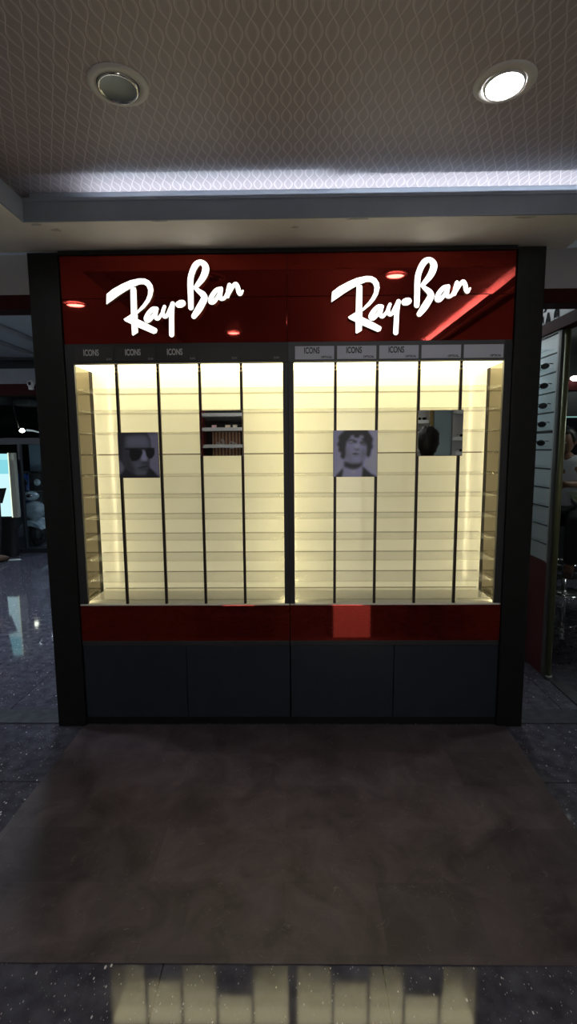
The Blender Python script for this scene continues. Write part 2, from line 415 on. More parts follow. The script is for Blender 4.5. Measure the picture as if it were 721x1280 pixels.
# cove light tape
for x0, x1, y, lab in ((-0.80, 0.19, -0.236, 'left'), (0.20, 1.30, -0.262, 'right')):
    o = box(x0, x1, y-0.003, y+0.003, 2.398, 2.402).build('led_strip', M['cove_led'])
    tag(o, f'cool white light strip hidden in the ceiling slot above the {lab} glowing sign', 'light strip', 'cool light strips in the ceiling slot')
o = box(1.52, 1.535, -3.6, -1.16, 2.369, 2.374).build('led_strip', M['cove_led_right'])
tag(o, 'cool white light strip in the right hand ceiling slot behind the viewer', 'light strip', 'cool light strips in the ceiling slot')

# downlights
def downlight(x, y, z, on, label, tilt=0.22):
    t = thing('ceiling_downlight', (x, y, z), label, 'ceiling light', 'round ceiling downlights')
    mb = MB(); mb.lathe([(0.061, -0.002), (0.063, -0.0065), (0.085, -0.0055), (0.0885, -0.003), (0.0890, 0.0)], (x, y, z), 48)
    mb.build('trim_ring', M['white_metal'], t)
    mb = MB(); mb.lathe([(0.0, -0.0015), (0.064, -0.0015)], (x, y, z), 48); mb.build('gap', M['dark_gap'], t)
    rot = Matrix.Rotation(-tilt*0.35, 3, 'X')
    mb = MB(); mb.lathe([(0.051, -0.008), (0.0535, -0.014), (0.058, -0.013), (0.059, -0.006)], (x, y, z), 48, rot=rot); mb.build('gimbal_ring', M['white_metal'] if on else M['chrome'], t)
    if on:
        mb = MB(); mb.lathe([(0.053, -0.0095), (0.046, -0.0135), (0.0, -0.0155)], (x, y, z), 48, rot=rot); mb.build('lamp_lens', M['lamp_on'], t)
    else:
        mb = MB(); mb.lathe([(0.053, -0.010), (0.040, -0.006), (0.02, -0.0045), (0.0, -0.004)], (x, y, z), 48, rot=rot); mb.build('reflector', M['reflector'], t)
        mb = MB(); mb.lathe([(0.0525, -0.0115), (0.03, -0.0125), (0.0, -0.013)], (x, y, z), 40, rot=rot); mb.build('cover_glass', M['clear_glass'], t)
    return t
downlight(0.669, -0.815, ZC, True, 'lit round downlight in the patterned ceiling, glowing white')
downlight(-0.475, -0.832, ZC, False, 'unlit round downlight in the patterned ceiling with a dark glass face')
downlight(0.70, -2.15, ZC, True, 'lit round downlight in the ceiling behind the viewer, on the right row')
downlight(-0.53, -2.42, ZC, True, 'lit round downlight in the ceiling behind the viewer, on the left row')
downlight(-1.36, -0.88, ZS, True, 'lit round downlight in the lowered ceiling border beside the left wall')

# ------------------------------------------------------------------ surround of the display
T = thing('display_surround', (0, 0, 0), 'tall black portal frame standing on the floor around both red display cabinets', 'frame')
box(-1.2, -1.0575, -0.012, 0.295, 0, 2.342).build('post', M['post_black'], T, 0.002)
box(1.0725, 1.2, -0.012, 0.295, 0, 2.342).build('post', M['post_black'], T, 0.002)
box(-1.0565, 1.0715, -0.010, 0.290, 2.331, 2.350).build('top_rail', M['post_black'], T, 0.002)
box(-1.0565, 1.0715, 0.012, 0.290, 0, 0.040).build('plinth', M['post_black'], T, 0.001)

# glowing script signs on red gloss boards
R_POLY = [[(-0.8325, 2.1514), (-0.8028, 2.1733), (-0.7602, 2.195), (-0.7179, 2.2117), (-0.6761, 2.2196), (-0.6503, 2.2183), (-0.6301, 2.2082), (-0.6164, 2.1884), (-0.6131, 2.1662), (-0.62, 2.1391), (-0.634, 2.1145), (-0.6559, 2.0899), (-0.6909, 2.0629), (-0.6919, 2.0754), (-0.6657, 2.1024), (-0.6492, 2.1246), (-0.6389, 2.1467), (-0.6369, 2.1689), (-0.6439, 2.1862), (-0.6566, 2.1938), (-0.6747, 2.194), (-0.7037, 2.1835), (-0.7409, 2.1652), (-0.7783, 2.1434), (-0.8107, 2.1214), (-0.836, 2.1058)], [(-0.7196, 2.1758), (-0.709, 2.1806), (-0.696, 2.1805), (-0.6929, 2.1696), (-0.6935, 2.0404), (-0.6932, 1.9777), (-0.7164, 1.9638), (-0.7215, 1.9664), (-0.7226, 2.0207), (-0.7214, 2.1155)], [(-0.7584, 2.0386), (-0.7116, 2.0666), (-0.6916, 2.0604), (-0.6921, 2.0379), (-0.6536, 2.02), (-0.605, 1.9944), (-0.6016, 1.9883), (-0.6058, 1.9753), (-0.6191, 1.9704), (-0.6911, 2.0013), (-0.7218, 2.0157), (-0.7515, 2.03)]]
STROKES = [
 [[(-0.6015, 2.0828, 0.0098), (-0.6187, 2.082, 0.0104), (-0.6387, 2.0638, 0.0109), (-0.6517, 2.04, 0.0114), (-0.6427, 2.0309, 0.0098), (-0.6238, 2.0457, 0.0088), (-0.6046, 2.0694, 0.0083)], [(-0.6014, 2.0833, 0.0088), (-0.6077, 2.057, 0.0098), (-0.6047, 2.0415, 0.0088), (-0.5943, 2.0403, 0.0078), (-0.5778, 2.0616, 0.0067), (-0.5665, 2.0849, 0.0062)]],
 [[(-0.5641, 2.0928, 0.0078), (-0.5723, 2.069, 0.0088), (-0.5678, 2.05, 0.0088), (-0.5548, 2.0509, 0.0083), (-0.5392, 2.0786, 0.0088), (-0.5263, 2.1033, 0.0088)], [(-0.5252, 2.1053, 0.0104), (-0.5316, 2.0586, 0.0114), (-0.5349, 1.9665, 0.0119)]],
 [[(-0.4967, 2.102, 0.015), (-0.4873, 2.1044, 0.0171), (-0.4789, 2.1068, 0.015)]],
 [[(-0.4401, 2.0875, 0.0124), (-0.4395, 2.137, 0.013), (-0.4389, 2.206, 0.0135), (-0.4289, 2.245, 0.0135), (-0.4109, 2.2765, 0.014), (-0.3885, 2.2874, 0.0114), (-0.3699, 2.2735, 0.0145), (-0.3669, 2.2516, 0.0161), (-0.3818, 2.2175, 0.0145), (-0.4155, 2.1772, 0.0093)], [(-0.4192, 2.1753, 0.0073), (-0.4015, 2.1603, 0.0104), (-0.3838, 2.1463, 0.0135), (-0.376, 2.1314, 0.015), (-0.3822, 2.1141, 0.0156), (-0.4039, 2.0796, 0.0161), (-0.4272, 2.0485, 0.0124)]],
 [[(-0.2979, 2.1689, 0.0088), (-0.3177, 2.1642, 0.0098), (-0.339, 2.1398, 0.0109), (-0.3479, 2.1152, 0.0114), (-0.3356, 2.1101, 0.0098), (-0.317, 2.1282, 0.0088), (-0.2982, 2.1591, 0.0088)], [(-0.2969, 2.1699, 0.0088), (-0.3029, 2.1364, 0.0104), (-0.2964, 2.1245, 0.0088), (-0.2808, 2.1293, 0.0078), (-0.27, 2.1489, 0.0067)]],
 [[(-0.2578, 2.1857, 0.0093), (-0.2646, 2.1597, 0.0098), (-0.2677, 2.136, 0.0093)], [(-0.266, 2.141, 0.0083), (-0.2436, 2.1767, 0.0088), (-0.2294, 2.1897, 0.0093), (-0.2203, 2.1764, 0.0104), (-0.2146, 2.1542, 0.0109), (-0.2075, 2.1462, 0.0093), (-0.1959, 2.1599, 0.0041)]],
]
def catmull(P, n=6):
    P = [np.array(p, float) for p in P]; out = []
    Q = [2*P[0]-P[1]] + P + [2*P[-1]-P[-2]]
    for i in range(1, len(Q)-2):
        for k in range(n):
            t = k/n; a, b_, c, d = Q[i-1], Q[i], Q[i+1], Q[i+2]
            out.append(0.5*((2*b_)+(c-a)*t+(2*a-5*b_+4*c-d)*t*t+(3*b_-a-3*c+d)*t**3))
    out.append(P[-1]); return out
def stroke(mb, pts, y0, y1, fn=lambda x, z: (x, z)):
    S = catmull(pts); K = len(S); n = len(mb.v)
    for i, p in enumerate(S):
        t = S[min(i+1, K-1)]-S[max(i-1, 0)]; t = t[:2]/np.linalg.norm(t[:2]); nx = np.array((-t[1], t[0]))*p[2]
        for y in (y0, y1):
            for sg in (1, -1):
                q = fn(*(p[:2]+sg*nx)); mb.v.append((q[0], y, q[1]))
    for i in range(K-1):
        a = n+4*i; c = a+4
        mb.face((a, a+1, c+1, c), 0); mb.face((a+2, c+2, c+3, a+3), 1); mb.face((a, c, c+2, a+2), 1); mb.face((a+1, a+3, c+3, c+1), 1)
    for p in (S[0], S[-1]):
        pts2 = [fn(p[0]+p[2]*math.cos(2*math.pi*k/14), p[1]+p[2]*math.sin(2*math.pi*k/14)) for k in range(14)]
        mb.prism_xz(pts2, y0-0.00003, y1, 0, 1)
def script_letters(parent, fn, y0, y1, mats, name='letter'):
    mb = MB()
    for P in R_POLY: mb.prism_xz([fn(*p) for p in P], y0, y1, 0, 1)
    mb.build(name, mats, parent)
    for k, L in enumerate(STROKES):
        mb = MB()
        for s_ in L: stroke(mb, s_, y0, y1, fn)
        mb.build('dot' if k == 2 and name == 'letter' else name, mats, parent)
for (xa, xb, dx, lab) in ((-1.0545, 0.0072, 0.0, 'left glowing white script sign on red gloss board above the dark named plaques'),
                          (0.0088, 1.0695, 1.0504, 'right glowing white script sign on red gloss board above the pale grey plaques')):
    t = thing('illuminated_sign', ((xa+xb)/2, 0.0, 1.932), lab, 'sign', 'glowing script signs')
    # two stacked gloss boards, each leaning a trace its own way
    up = box(xa, xb, 0.0, 0.02, 2.1385, 2.330).build('upper_board', M['red_gloss'], t, 0.001)
    lo = box(xa, xb, 0.0, 0.02, 1.932, 2.1365).build('lower_board', M['red_gloss'], t, 0.001)
    me = lo.data
    for v in me.vertices:
        if v.co.y < 0.01 and v.co.z < 2.0: v.co.y += 0.0012
    script_letters(t, lambda x, z, dx=dx: (x+dx, z - (0.0018 if dx else 0)), -0.022, -0.004, [M['letter_white'], M['letter_side']])

# ------------------------------------------------------------------ the two display cabinets
SHELF_Z = [0.6685, 0.762, 0.871, 0.977, 1.085, 1.192, 1.299, 1.406, 1.514, 1.621, 1.724]
def cabinet(x0, x1, xo0, xo1, outer, label, dark):
    # x0..x1 carcass, xo0..xo1 clear opening
    t = thing('display_cabinet', ((x0+x1)/2, 0.14, 0.04), label, 'cabinet', 'backlit display cabinets')
    YB = 0.244
    zt, zb = 1.838, 0.653
    box(xo0-0.016, xo1+0.016, YB, YB+0.012, zb-0.01, zt+0.02).build('back_panel', M['cream_panel'], t)
    box(xo0-0.016, xo1+0.016, 0.0215, YB, zt, zt+0.014, 0, {'b': 1}).build('light_panel', [M['cream_board'], M['led_top']], t)
    box(xo0-0.016, xo1+0.016, 0.021, YB, zb-0.012, zb).build('bottom_board', M['cream_board'], t)
    box(x0+0.002, x1-0.002, -0.004, 0.020, zb-0.007, zb).build('bottom_lip', M['cream_board'], t, 0.001)
    # side walls
    for sgn, xw, own in ((-1, xo0, outer == 'left'), (1, xo1, outer == 'right')):
        a, c = (xw-0.016, xw-0.012) if sgn < 0 else (xw+0.012, xw+0.016)
        if own:
            box(a, c, 0.022, YB-0.046, zb, zt).build('side_mirror', M['bronze_mirror'], t)
            d = 0.002
            box(a if sgn > 0 else a, c, YB-0.046, YB-0.0005, zb, zt).build('corner_strip', M['strip_dark'], t)
        else:
            box(a, c, 0.022, YB-0.0005, zb, zt).build('side_panel', M['cream_side'], t)
    # stiles
    box(x0, xo0, 0.0, 0.020, zb+0.0005, 1.932 if outer == 'left' else 1.8398).build('stile', M['frame_dark'], t, 0.001)
    box(xo1, x1, 0.0, 0.020, zb+0.0005, 1.932 if outer == 'right' else 1.8398).build('stile', M['frame_dark'], t, 0.001)
    # light strips behind the stiles and the header
    for sgn, xw in ((1, xo0), (-1, xo1)):
        a, c = sorted((xw-sgn*0.0115, xw-sgn*0.0015))
        box(a, c, 0.0203, 0.0222, zb+0.01, zt-0.01).build('led_strip', M['led_side'], t)
    # slotted uprights in the plane of the shelf fronts
    w = (xo1-xo0)/5
    for k in range(1, 5):
        xc = xo0+w*k
        u = box(xc-0.0065, xc+0.0065, 0.001, 0.016, zb+0.0005, zt-0.0005).build('upright', M['upright'], t, 0.001)
        for zz in (zt-0.018, zt-0.036):
            box(xc-0.0045, xc+0.0045, -0.0015, 0.003, zz-0.004, zz+0.004).build('bracket_slot', M['brass'], u)
    # glass shelves
    for z in SHELF_Z:
        box(xo0+0.001, xo1-0.001, 0.026, YB-0.003, z-0.003, z+0.003, 0, {'f': 1, 'k': 2}).build('glass_shelf', [M['shelf_glass'], M['edge_front'], M['edge_back']], t)
    # header with name plaques
    box(x0 if outer == 'right' else xo0, x1 if outer == 'left' else xo1, 0.0, 0.020, 1.8400, 1.9315).build('header_rail', M['frame_dark'] if dark else M['frame_grey'], t, 0.001)
    for k in range(5):
        xa, xb = xo0+w*k+0.007, xo0+w*(k+1)-0.007
        p = box(xa, xb, -0.003, 0.001, 1.850, 1.913 if dark else 1.911).build('name_plaque', M['plaque_dark'] if dark else M['plaque_light'], t, 0.0008)
        ink = M['ink_grey'] if dark else M['ink_dark']
        if k < 3: text_mesh('lettering', 'ICONS', 0.040, 0.62, ink, xa+0.042, -0.0034, 1.8775, p, bold=0.0011)
        text_mesh('small_lettering', 'SUN' if dark else 'OPTICAL', 0.0135, 0.95, M['ink_dim'] if dark else ink, xb-0.010, -0.0034, 1.8555, p, 'RIGHT', bold=0.0004)
    # red apron, recess, doors
    box(x0+0.001, x1-0.001, -0.002, 0.018, 0.459, 0.6455).build('apron', M['red_gloss'], t, 0.001)
    box(x0+0.001, x1-0.001, 0.016, 0.05, 0.425, 0.4585).build('grip_channel', M['recess'], t)
    box(x0+0.001, x1-0.001, -0.0015, 0.016, 0.4335, 0.4585).build('grip_rail', M['frame_dark'], t, 0.002)
    xm = (x0+x1)/2
    for a, c in ((x0+0.004, xm-0.002), (xm+0.002, x1-0.002)):
        box(a, c, 0.0, 0.018, 0.045, 0.4315).build('door', M['door_navy'], t, 0.0012)
    # carcass behind the doors
    mb = MB(); mb.box(x0+0.002, x1-0.002, 0.052, 0.285, 0.042, 0.640)
    mb.build('carcass', M['recess'], t)
    box(x0+0.002, x1-0.002, YB+0.013, 0.285, 0.6405, 1.93).build('back_board', M['recess'], t)
    return t
cabinet(-1.055, 0.0105, -1.0145, -0.0145, 'left', 'left backlit display cabinet under the dark plaques, holding the sunglasses portrait card', True)
cabinet(0.0115, 1.0705, 0.0375, 1.0345, 'right', 'right backlit display cabinet under the pale grey plaques, holding the curly haired portrait card', False)

# ------------------------------------------------------------------ portrait cards (printed pictures)
def s2l(c):
    c = np.asarray(c, float)/255.0
    return np.where(c <= 0.04045, c/12.92, ((c+0.055)/1.055)**2.4)
def paint(layers, x0, x1, y0, y1, N, gain):
    H = N; W = N
    gx = x0+(np.arange(W)+0.5)/W*(x1-x0); gy = y0+(np.arange(H)+0.5)/H*(y1-y0)
    X, Y = np.meshgrid(gx, gy); img = np.zeros((H, W, 3))
    for poly, col, blur, *op in layers:
        if poly is None: mask = np.ones((H, W))
        else:
            mask = np.zeros((H, W), bool); n = len(poly)
            for i in range(n):
                xa, ya = poly[i]; xb, yb = poly[(i+1) % n]
                if ya == yb: continue
                cond = ((ya > Y) != (yb > Y)) & (X < (xb-xa)*(Y-ya)/(yb-ya)+xa)
                mask ^= cond
            mask = mask.astype(float)
        for _ in range(2):
            r = blur
            if r > 0:
                k = np.ones(2*r+1)/(2*r+1)
                mp_ = np.pad(mask, r, mode='edge')
                mp_ = np.apply_along_axis(lambda a: np.convolve(a, k, 'valid'), 0, mp_)
                mask = np.apply_along_axis(lambda a: np.convolve(a, k, 'valid'), 1, mp_)
        mask = mask*(op[0] if op else 1.0)
        img = img*(1-mask[..., None])+s2l(col)*gain*mask[..., None]
    g = img.mean(axis=2, keepdims=True); img = g+(img-g)*0.7
    return np.clip(img, 0.004, 0.95)
def picture_card(name, layers, box4, x0, x1, z0, z1, y, label, cat, gain, N=110):
    img = paint(layers, *box4, N, gain)
    t = thing(name, ((x0+x1)/2, y, z0), label, cat, 'portrait cards')
    box(x0, x1, y+0.0012, y+0.006, z0, z1).build('backing_board', M['poster_edge'], t, 0.0006)
    mb = MB()
    for j in range(N+1):
        for i in range(N+1): mb.v.append((x0+0.001+(x1-x0-0.002)*i/N, y, z1-0.001-(z1-z0-0.002)*j/N))
    for j in range(N):
        for i in range(N):
            a = j*(N+1)+i; mb.face((a, a+N+1, a+N+2, a+1))
    m = mat(name+'_print', (0.5, 0.5, 0.5), 0.35, 0, 0.4); nt = m.node_tree
    at = nt.nodes.new('ShaderNodeVertexColor'); at.layer_name = 'print'
    nt.links.new(at.outputs['Color'], nt.nodes['Principled BSDF'].inputs['Base Color'])
    o = mb.build('print', m, t)
    ca = o.data.color_attributes.new('print', 'FLOAT_COLOR', 'CORNER')
    flat = np.repeat(img.reshape(-1, 3), 4, axis=0)
    ca.data.foreach_set('color', np.concatenate([flat, np.ones((len(flat), 1))], 1).astype(np.float32).ravel())
    return t
GAIN = 3.4
P1 = [(None, (92, 90, 118), 0),
 ([(85, 60), (500, 60), (540, 150), (548, 270), (520, 420), (515, 540), (640, 690), (85, 690)], (38, 38, 46), 2),
 ([(85, 440), (125, 470), (160, 530), (150, 590), (85, 650)], (88, 84, 104), 3),
 ([(195, 120), (300, 100), (485, 100), (525, 180), (530, 270), (520, 420), (500, 470), (508, 525), (490, 590), (440, 640), (330, 650), (220, 600), (170, 520), (150, 400), (165, 300)], (58, 61, 76), 4),
 ([(210, 130), (330, 110), (480, 112), (515, 190), (515, 262), (330, 262), (215, 255)], (80, 85, 108), 6),
 ([(150, 300), (240, 300), (250, 460), (300, 560), (300, 640), (200, 580), (160, 480)], (46, 45, 53), 5),
 ([(300, 460), (390, 460), (400, 520), (340, 580), (300, 520)], (74, 76, 94), 5),
 ([(428, 300), (458, 300), (488, 400), (492, 440), (470, 460), (400, 455), (392, 420), (420, 360)], (104, 110, 140), 3),
 ([(180, 276), (600, 272), (600, 296), (180, 302)], (28, 26, 31), 1),
 ([(238, 292), (300, 285), (418, 300), (424, 345), (385, 420), (325, 456), (262, 450), (240, 390)], (22, 21, 26), 1),
 ([(460, 300), (500, 282), (570, 276), (600, 305), (594, 370), (555, 418), (512, 424), (480, 385)], (24, 23, 28), 1),
 ([(392, 455), (440, 465), (490, 462), (480, 488), (420, 480)], (34, 34, 42), 2),
 ([(345, 548), (420, 528), (492, 516), (488, 536), (420, 550), (350, 560)], (32, 32, 40), 1),
 ([(380, 575), (470, 560), (485, 572), (440, 592), (390, 592)], (42, 42, 52), 2),
 ([(310, 615), (400, 600), (470, 600), (470, 650), (330, 660)], (82, 84, 104), 6),
 ([(85, 665), (130, 615), (185, 560), (240, 610), (330, 655), (470, 650), (500, 560), (545, 575), (650, 672), (650, 690), (85, 690)], (30, 30, 37), 3),
 ([(85, 60), (660, 60), (660, 84), (85, 90)], (44, 38, 40), 3, 0.7)]
picture_card('portrait_card', P1, (85, 650, 65, 685), -0.8195, -0.6215, 1.2935, 1.5135, -0.008,
             'grey portrait card of a man in dark aviator sunglasses, hung on the left cabinet', 'portrait card', GAIN)
hair = [(215, 60), (520, 60), (560, 120), (598, 180), (584, 240), (598, 290), (570, 340), (566, 400), (530, 440), (500, 400), (508, 320), (495, 240), (440, 190), (430, 150), (380, 165), (330, 140), (285, 165), (240, 220), (225, 300), (228, 380), (215, 450), (180, 455), (150, 420), (160, 370), (120, 340), (130, 290), (105, 250), (128, 200), (120, 150), (150, 110)]
P2 = [(None, (122, 122, 162), 0),
 ([(60, 60), (200, 60), (120, 200), (140, 500), (60, 690)], (112, 112, 150), 8),
 ([(560, 200), (650, 100), (650, 650), (540, 560), (480, 480)], (124, 124, 172), 8),
 ([(205, 200), (290, 140), (440, 135), (500, 220), (512, 330), (500, 420), (460, 490), (420, 505), (300, 505), (230, 450), (200, 360)], (110, 110, 144), 2),
 ([(205, 300), (250, 300), (300, 400), (310, 495), (230, 450), (200, 380)], (92, 92, 120), 6),
 ([(430, 330), (505, 300), (500, 420), (450, 480), (430, 420)], (84, 84, 112), 5),
 ([(345, 240), (395, 240), (405, 300), (360, 310)], (134, 134, 172), 4),
 ([(255, 195), (310, 180), (385, 208), (372, 236), (330, 232), (265, 238)], (44, 42, 52), 2),
 ([(412, 212), (480, 205), (505, 240), (490, 275), (440, 258), (415, 238)], (44, 42, 52), 2),
 ([(265, 212), (315, 202), (322, 222), (270, 232)], (112, 112, 140), 1),
 ([(445, 232), (485, 238), (480, 256), (448, 250)], (88, 88, 112), 1),
 ([(335, 300), (360, 318), (412, 308), (408, 332), (350, 330)], (38, 37, 46), 2),
 ([(312, 378), (350, 366), (412, 380), (405, 392), (360, 388), (318, 392)], (36, 35, 44), 1),
 ([(328, 400), (400, 398), (380, 414), (345, 414)], (62, 62, 80), 2),
 ([(198, 470), (300, 505), (420, 502), (462, 462), (456, 545), (400, 590), (330, 600), (250, 590), (200, 560)], (34, 33, 41), 3),
 ([(190, 590), (230, 575), (290, 600), (330, 640), (380, 600), (450, 560), (462, 590), (445, 690), (185, 690)], (112, 112, 148), 3),
 ([(290, 610), (370, 610), (335, 655)], (128, 128, 165), 3),
 (hair, (34, 32, 38), 2),
 ([(285, 140), (330, 128), (345, 150), (300, 165)], (116, 116, 148), 2),
 ([(400, 140), (450, 130), (470, 165), (420, 172)], (112, 112, 140), 2),
 ([(330, 130), (395, 120), (400, 160), (370, 150), (340, 160)], (32, 30, 36), 2),
 ([(80, 690), (110, 650), (190, 565), (195, 620), (180, 690)], (28, 27, 33), 2),
 ([(455, 545), (520, 600), (580, 655), (640, 680), (640, 695), (440, 695), (452, 600)], (28, 27, 33), 2)]
picture_card('portrait_card', P2, (58, 652, 65, 692), 0.2265, 0.4405, 1.2915, 1.5155, -0.008,
             'grey portrait card of a man with curly dark hair, hung on the right cabinet', 'portrait card', GAIN)

# small square mirrors
for (x0, x1, z0, z1, lab) in ((-0.4185, -0.2105, 1.3975, 1.617, 'square mirror hung on the left cabinet between the uprights'),
                              (0.632, 0.8505, 1.3895, 1.609, 'square mirror hung on the right cabinet, reflecting a dark haired head')):
    t = thing('square_mirror', ((x0+x1)/2, -0.006, z0), lab, 'mirror', 'small square mirrors')
    box(x0, x1, -0.0035, 0.0005, z0, z1).build('backing_board', M['poster_edge'], t, 0.0006)
    box(x0+0.0015, x1-0.0015, -0.0065, -0.0037, z0+0.0015, z1-0.0015).build('mirror_glass', M['mirror'], t, 0.0006)

# ==== small far things, people, neighbouring spaces ====
# ------------------------------------------------------------------ people
def skin_mesh(name, V, Ed, rad, root=0, sub=2):
    me = bpy.data.meshes.new(name); me.from_pydata([tuple(v) for v in V], Ed, []); me.update()
    o = bpy.data.objects.new(name, me); C.objects.link(o)
    o.modifiers.new('skin', 'SKIN'); sv = me.skin_vertices[0].data
    for i, r in enumerate(rad):
        r = r if isinstance(r, (tuple, list)) else (r, r)
        sv[i].radius = r; sv[i].use_root = (i == root)
    m = o.modifiers.new('sub', 'SUBSURF'); m.levels = sub; m.render_levels = sub
    dg = bpy.context.evaluated_depsgraph_get()
    out = bpy.data.meshes.new_from_object(o.evaluated_get(dg))
    bpy.data.objects.remove(o); out.name = name
    for p in out.polygons: p.use_smooth = True
    return out
def person(loc, rotz, J, label, cols, shirt_sleeve=1.0, full_hair=False):
    """J: joints in local metres, facing -y. keys: pelvis, waist, chest, neck, head, and for s in 'lr': shoulder, elbow, wrist, hip, knee, ankle, toe"""
    t = bpy.data.objects.new('person', None); C.objects.link(t); tag(t, label, 'person')
    t.location = loc; t.rotation_euler = (0, 0, rotz)
    def add(name, me, m):
        if isinstance(m, (list, tuple)):
            me.materials.clear()
            for x in m: me.materials.append(x)
        else:
            me.materials.clear(); me.materials.append(m)
        o = bpy.data.objects.new(name, me); C.objects.link(o); o.parent = t; return o
    V = lambda k: Vector(J[k])
    head = V('head'); neck = V('neck'); up = (head-neck).normalized()
    # body: one continuous surface
    vs, es, rs = [], [], []
    def ad(p, r, frm=None):
        vs.append(Vector(p)); rs.append(r)
        if frm is not None: es.append((frm, len(vs)-1))
        return len(vs)-1
    pel = ad(V('pelvis'), (0.13, 0.10)); wa = ad(V('waist'), (0.12, 0.09), pel); ch = ad(V('chest'), (0.14, 0.10), wa)
    nb = ad(neck-up*0.02, (0.062, 0.062), ch); nk = ad(neck+up*0.05, (0.052, 0.055), nb)
    fwd = Vector(J.get('face', (0, -1, 0))).normalized()
    for s in 'lr':
        sh = ad(V('shoulder'+s), 0.055, ch); el = ad(V('elbow'+s), 0.040, sh); wr = ad(V('wrist'+s), 0.028, el)
        d = (V('wrist'+s)-V('elbow'+s)).normalized(); sd = d.cross(fwd).normalized() if abs(d.dot(fwd)) < .9 else d.cross(Vector((0, 0, 1))).normalized()
        pl = ad(V('wrist'+s)+d*0.055, (0.034, 0.018), wr)
        for q, (off, ln) in enumerate(((-0.03, .072), (-0.010, .082), (0.010, .078), (0.029, .062))):
            b0 = ad(V('wrist'+s)+d*0.088+sd*off, 0.0095, pl); b1 = ad(V('wrist'+s)+d*(0.088+ln*.55)+sd*off*1.1-fwd*(-0.006), 0.0085, b0)
            ad(V('wrist'+s)+d*(0.088+ln)+sd*off*1.1+fwd*0.022, 0.0075, b1)
        tb = ad(V('wrist'+s)+d*0.04-sd*0.04, 0.011, wr); ad(V('wrist'+s)+d*0.08-sd*0.062+fwd*.01, 0.009, tb)
        hp = ad(V('hip'+s), 0.085, pel); kn = ad(V('knee'+s), 0.058, hp); an = ad(V('ankle'+s), 0.040, kn); ad(V('toe'+s), (0.04, 0.03), an)
    me = skin_mesh('person_body', vs, es, rs)
    hb = MB()
    side = up.cross(fwd).normalized()
    fr = Matrix((side, -fwd, up)).transposed()    # local head axes: x side, y back, z up
    def wp(d, p):
        # jaw narrows, face flattens, brow, back of skull
        if d.z < 0: p.x *= 1-0.28*(-d.z)**1.4; p.y *= 1-0.12*(-d.z)
        if d.y < -0.2: p.y *= 0.93
        f = max(0, -d.y); nose = math.exp(-((d.x/0.17)**2)-((d.z+0.12)/0.22)**2); p.y -= f*nose*0.028
        eye = math.exp(-(((abs(d.x)-0.38)/0.17)**2)-((d.z-0.08)/0.14)**2); p.y += f*eye*0.010
        mo = math.exp(-((d.x/0.30)**2)-((d.z+0.50)/0.07)**2); p.y += f*mo*0.006
        return fr @ p
    hb.ell(head, (0.076, 0.098, 0.118), 36, 26, 0, wp)
    for s_ in (-1, 1):
        hb.ell(head+fr @ Vector((0.076*s_, 0.006, -0.005)), (0.013, 0.022, 0.034), 10, 8, 0, lambda d, p: fr @ p)
        hb.ell(head+fr @ Vector((0.029*s_, -0.084, 0.010)), (0.012, 0.007, 0.007), 10, 8, 1, lambda d, p: fr @ p)
    hb.ell(head+fr @ Vector((0, -0.081, -0.058)), (0.022, 0.008, 0.008), 12, 8, 2, lambda d, p: fr @ p)
    hm = hb.mesh('head', [])
    n0 = len(me.vertices); v1 = [tuple(v.co) for v in me.vertices]+hb.v
    f1 = [tuple(p.vertices) for p in me.polygons]+[tuple(i+n0 for i in f) for f in hb.f]
    mi = [0]*len(me.polygons)+hb.m
    m2 = bpy.data.meshes.new('person_body'); m2.from_pydata(v1, [], f1)
    for m in (cols['skin'], cols['eye'], cols['lip']): m2.materials.append(m)
    m2.polygons.foreach_set('material_index', mi); m2.polygons.foreach_set('use_smooth', [True]*len(f1)); m2.update()
    o = bpy.data.objects.new('body', m2); C.objects.link(o); o.parent = t
    # hair cap
    hc = MB()
    def hw(d, p):
        k = 1.0
        if d.z < -0.15 and d.y < (0.0 if full_hair else 0.75): k = 0.80
        if d.y < -0.35 and d.z < 0.62: k = 0.80
        if d.z < -0.55 and not full_hair: k = 0.72
        if full_hair and d.y > 0: k *= 1.10; p = Vector((p.x, p.y*0.95, p.z*1.10 if d.z < 0 else p.z)); p.x *= 1-0.16*max(0, -d.z)
        k *= 1+(0.06 if full_hair else 0.03)*math.sin(d.x*17+d.z*11)*math.sin(d.y*13)+(0.03*math.sin(d.z*29+d.x*23) if full_hair else 0)
        return fr @ (p*k)
    hc.ell(head+fr @ Vector((0, 0.008, 0.012)), (0.090, 0.110, 0.124), 40, 30, 0, hw)
    add('hair', hc.mesh('hair', []), cols['hair'])
    # shirt
    vs, es, rs = [], [], []
    a = ad(V('pelvis')+(V('waist')-V('pelvis'))*0.0, (0.160, 0.125)); w_ = ad(V('waist'), (0.155, 0.120), a); c_ = ad(V('chest'), (0.170, 0.125), w_)
    ad(neck-up*0.005, (0.072, 0.072), c_)
    for s in 'lr':
        sh = ad(V('shoulder'+s), 0.074, c_); e = V('elbow'+s)
        el = ad(V('shoulder'+s).lerp(e, min(1, shirt_sleeve)), 0.058, sh)
        if shirt_sleeve > 1: ad(e.lerp(V('wrist'+s), 0.92), 0.042, el)
    add('shirt', skin_mesh('shirt', vs, es, rs), cols['shirt'])
    vs, es, rs = [], [], []
    a = ad(V('pelvis'), (0.150, 0.118))
    for s in 'lr':
        hp = ad(V('hip'+s), 0.105, a); kn = ad(V('knee'+s), 0.076, hp); ad(V('knee'+s).lerp(V('ankle'+s), 0.96), 0.060, kn)
    add('trousers', skin_mesh('trousers', vs, es, rs), cols['trousers'])
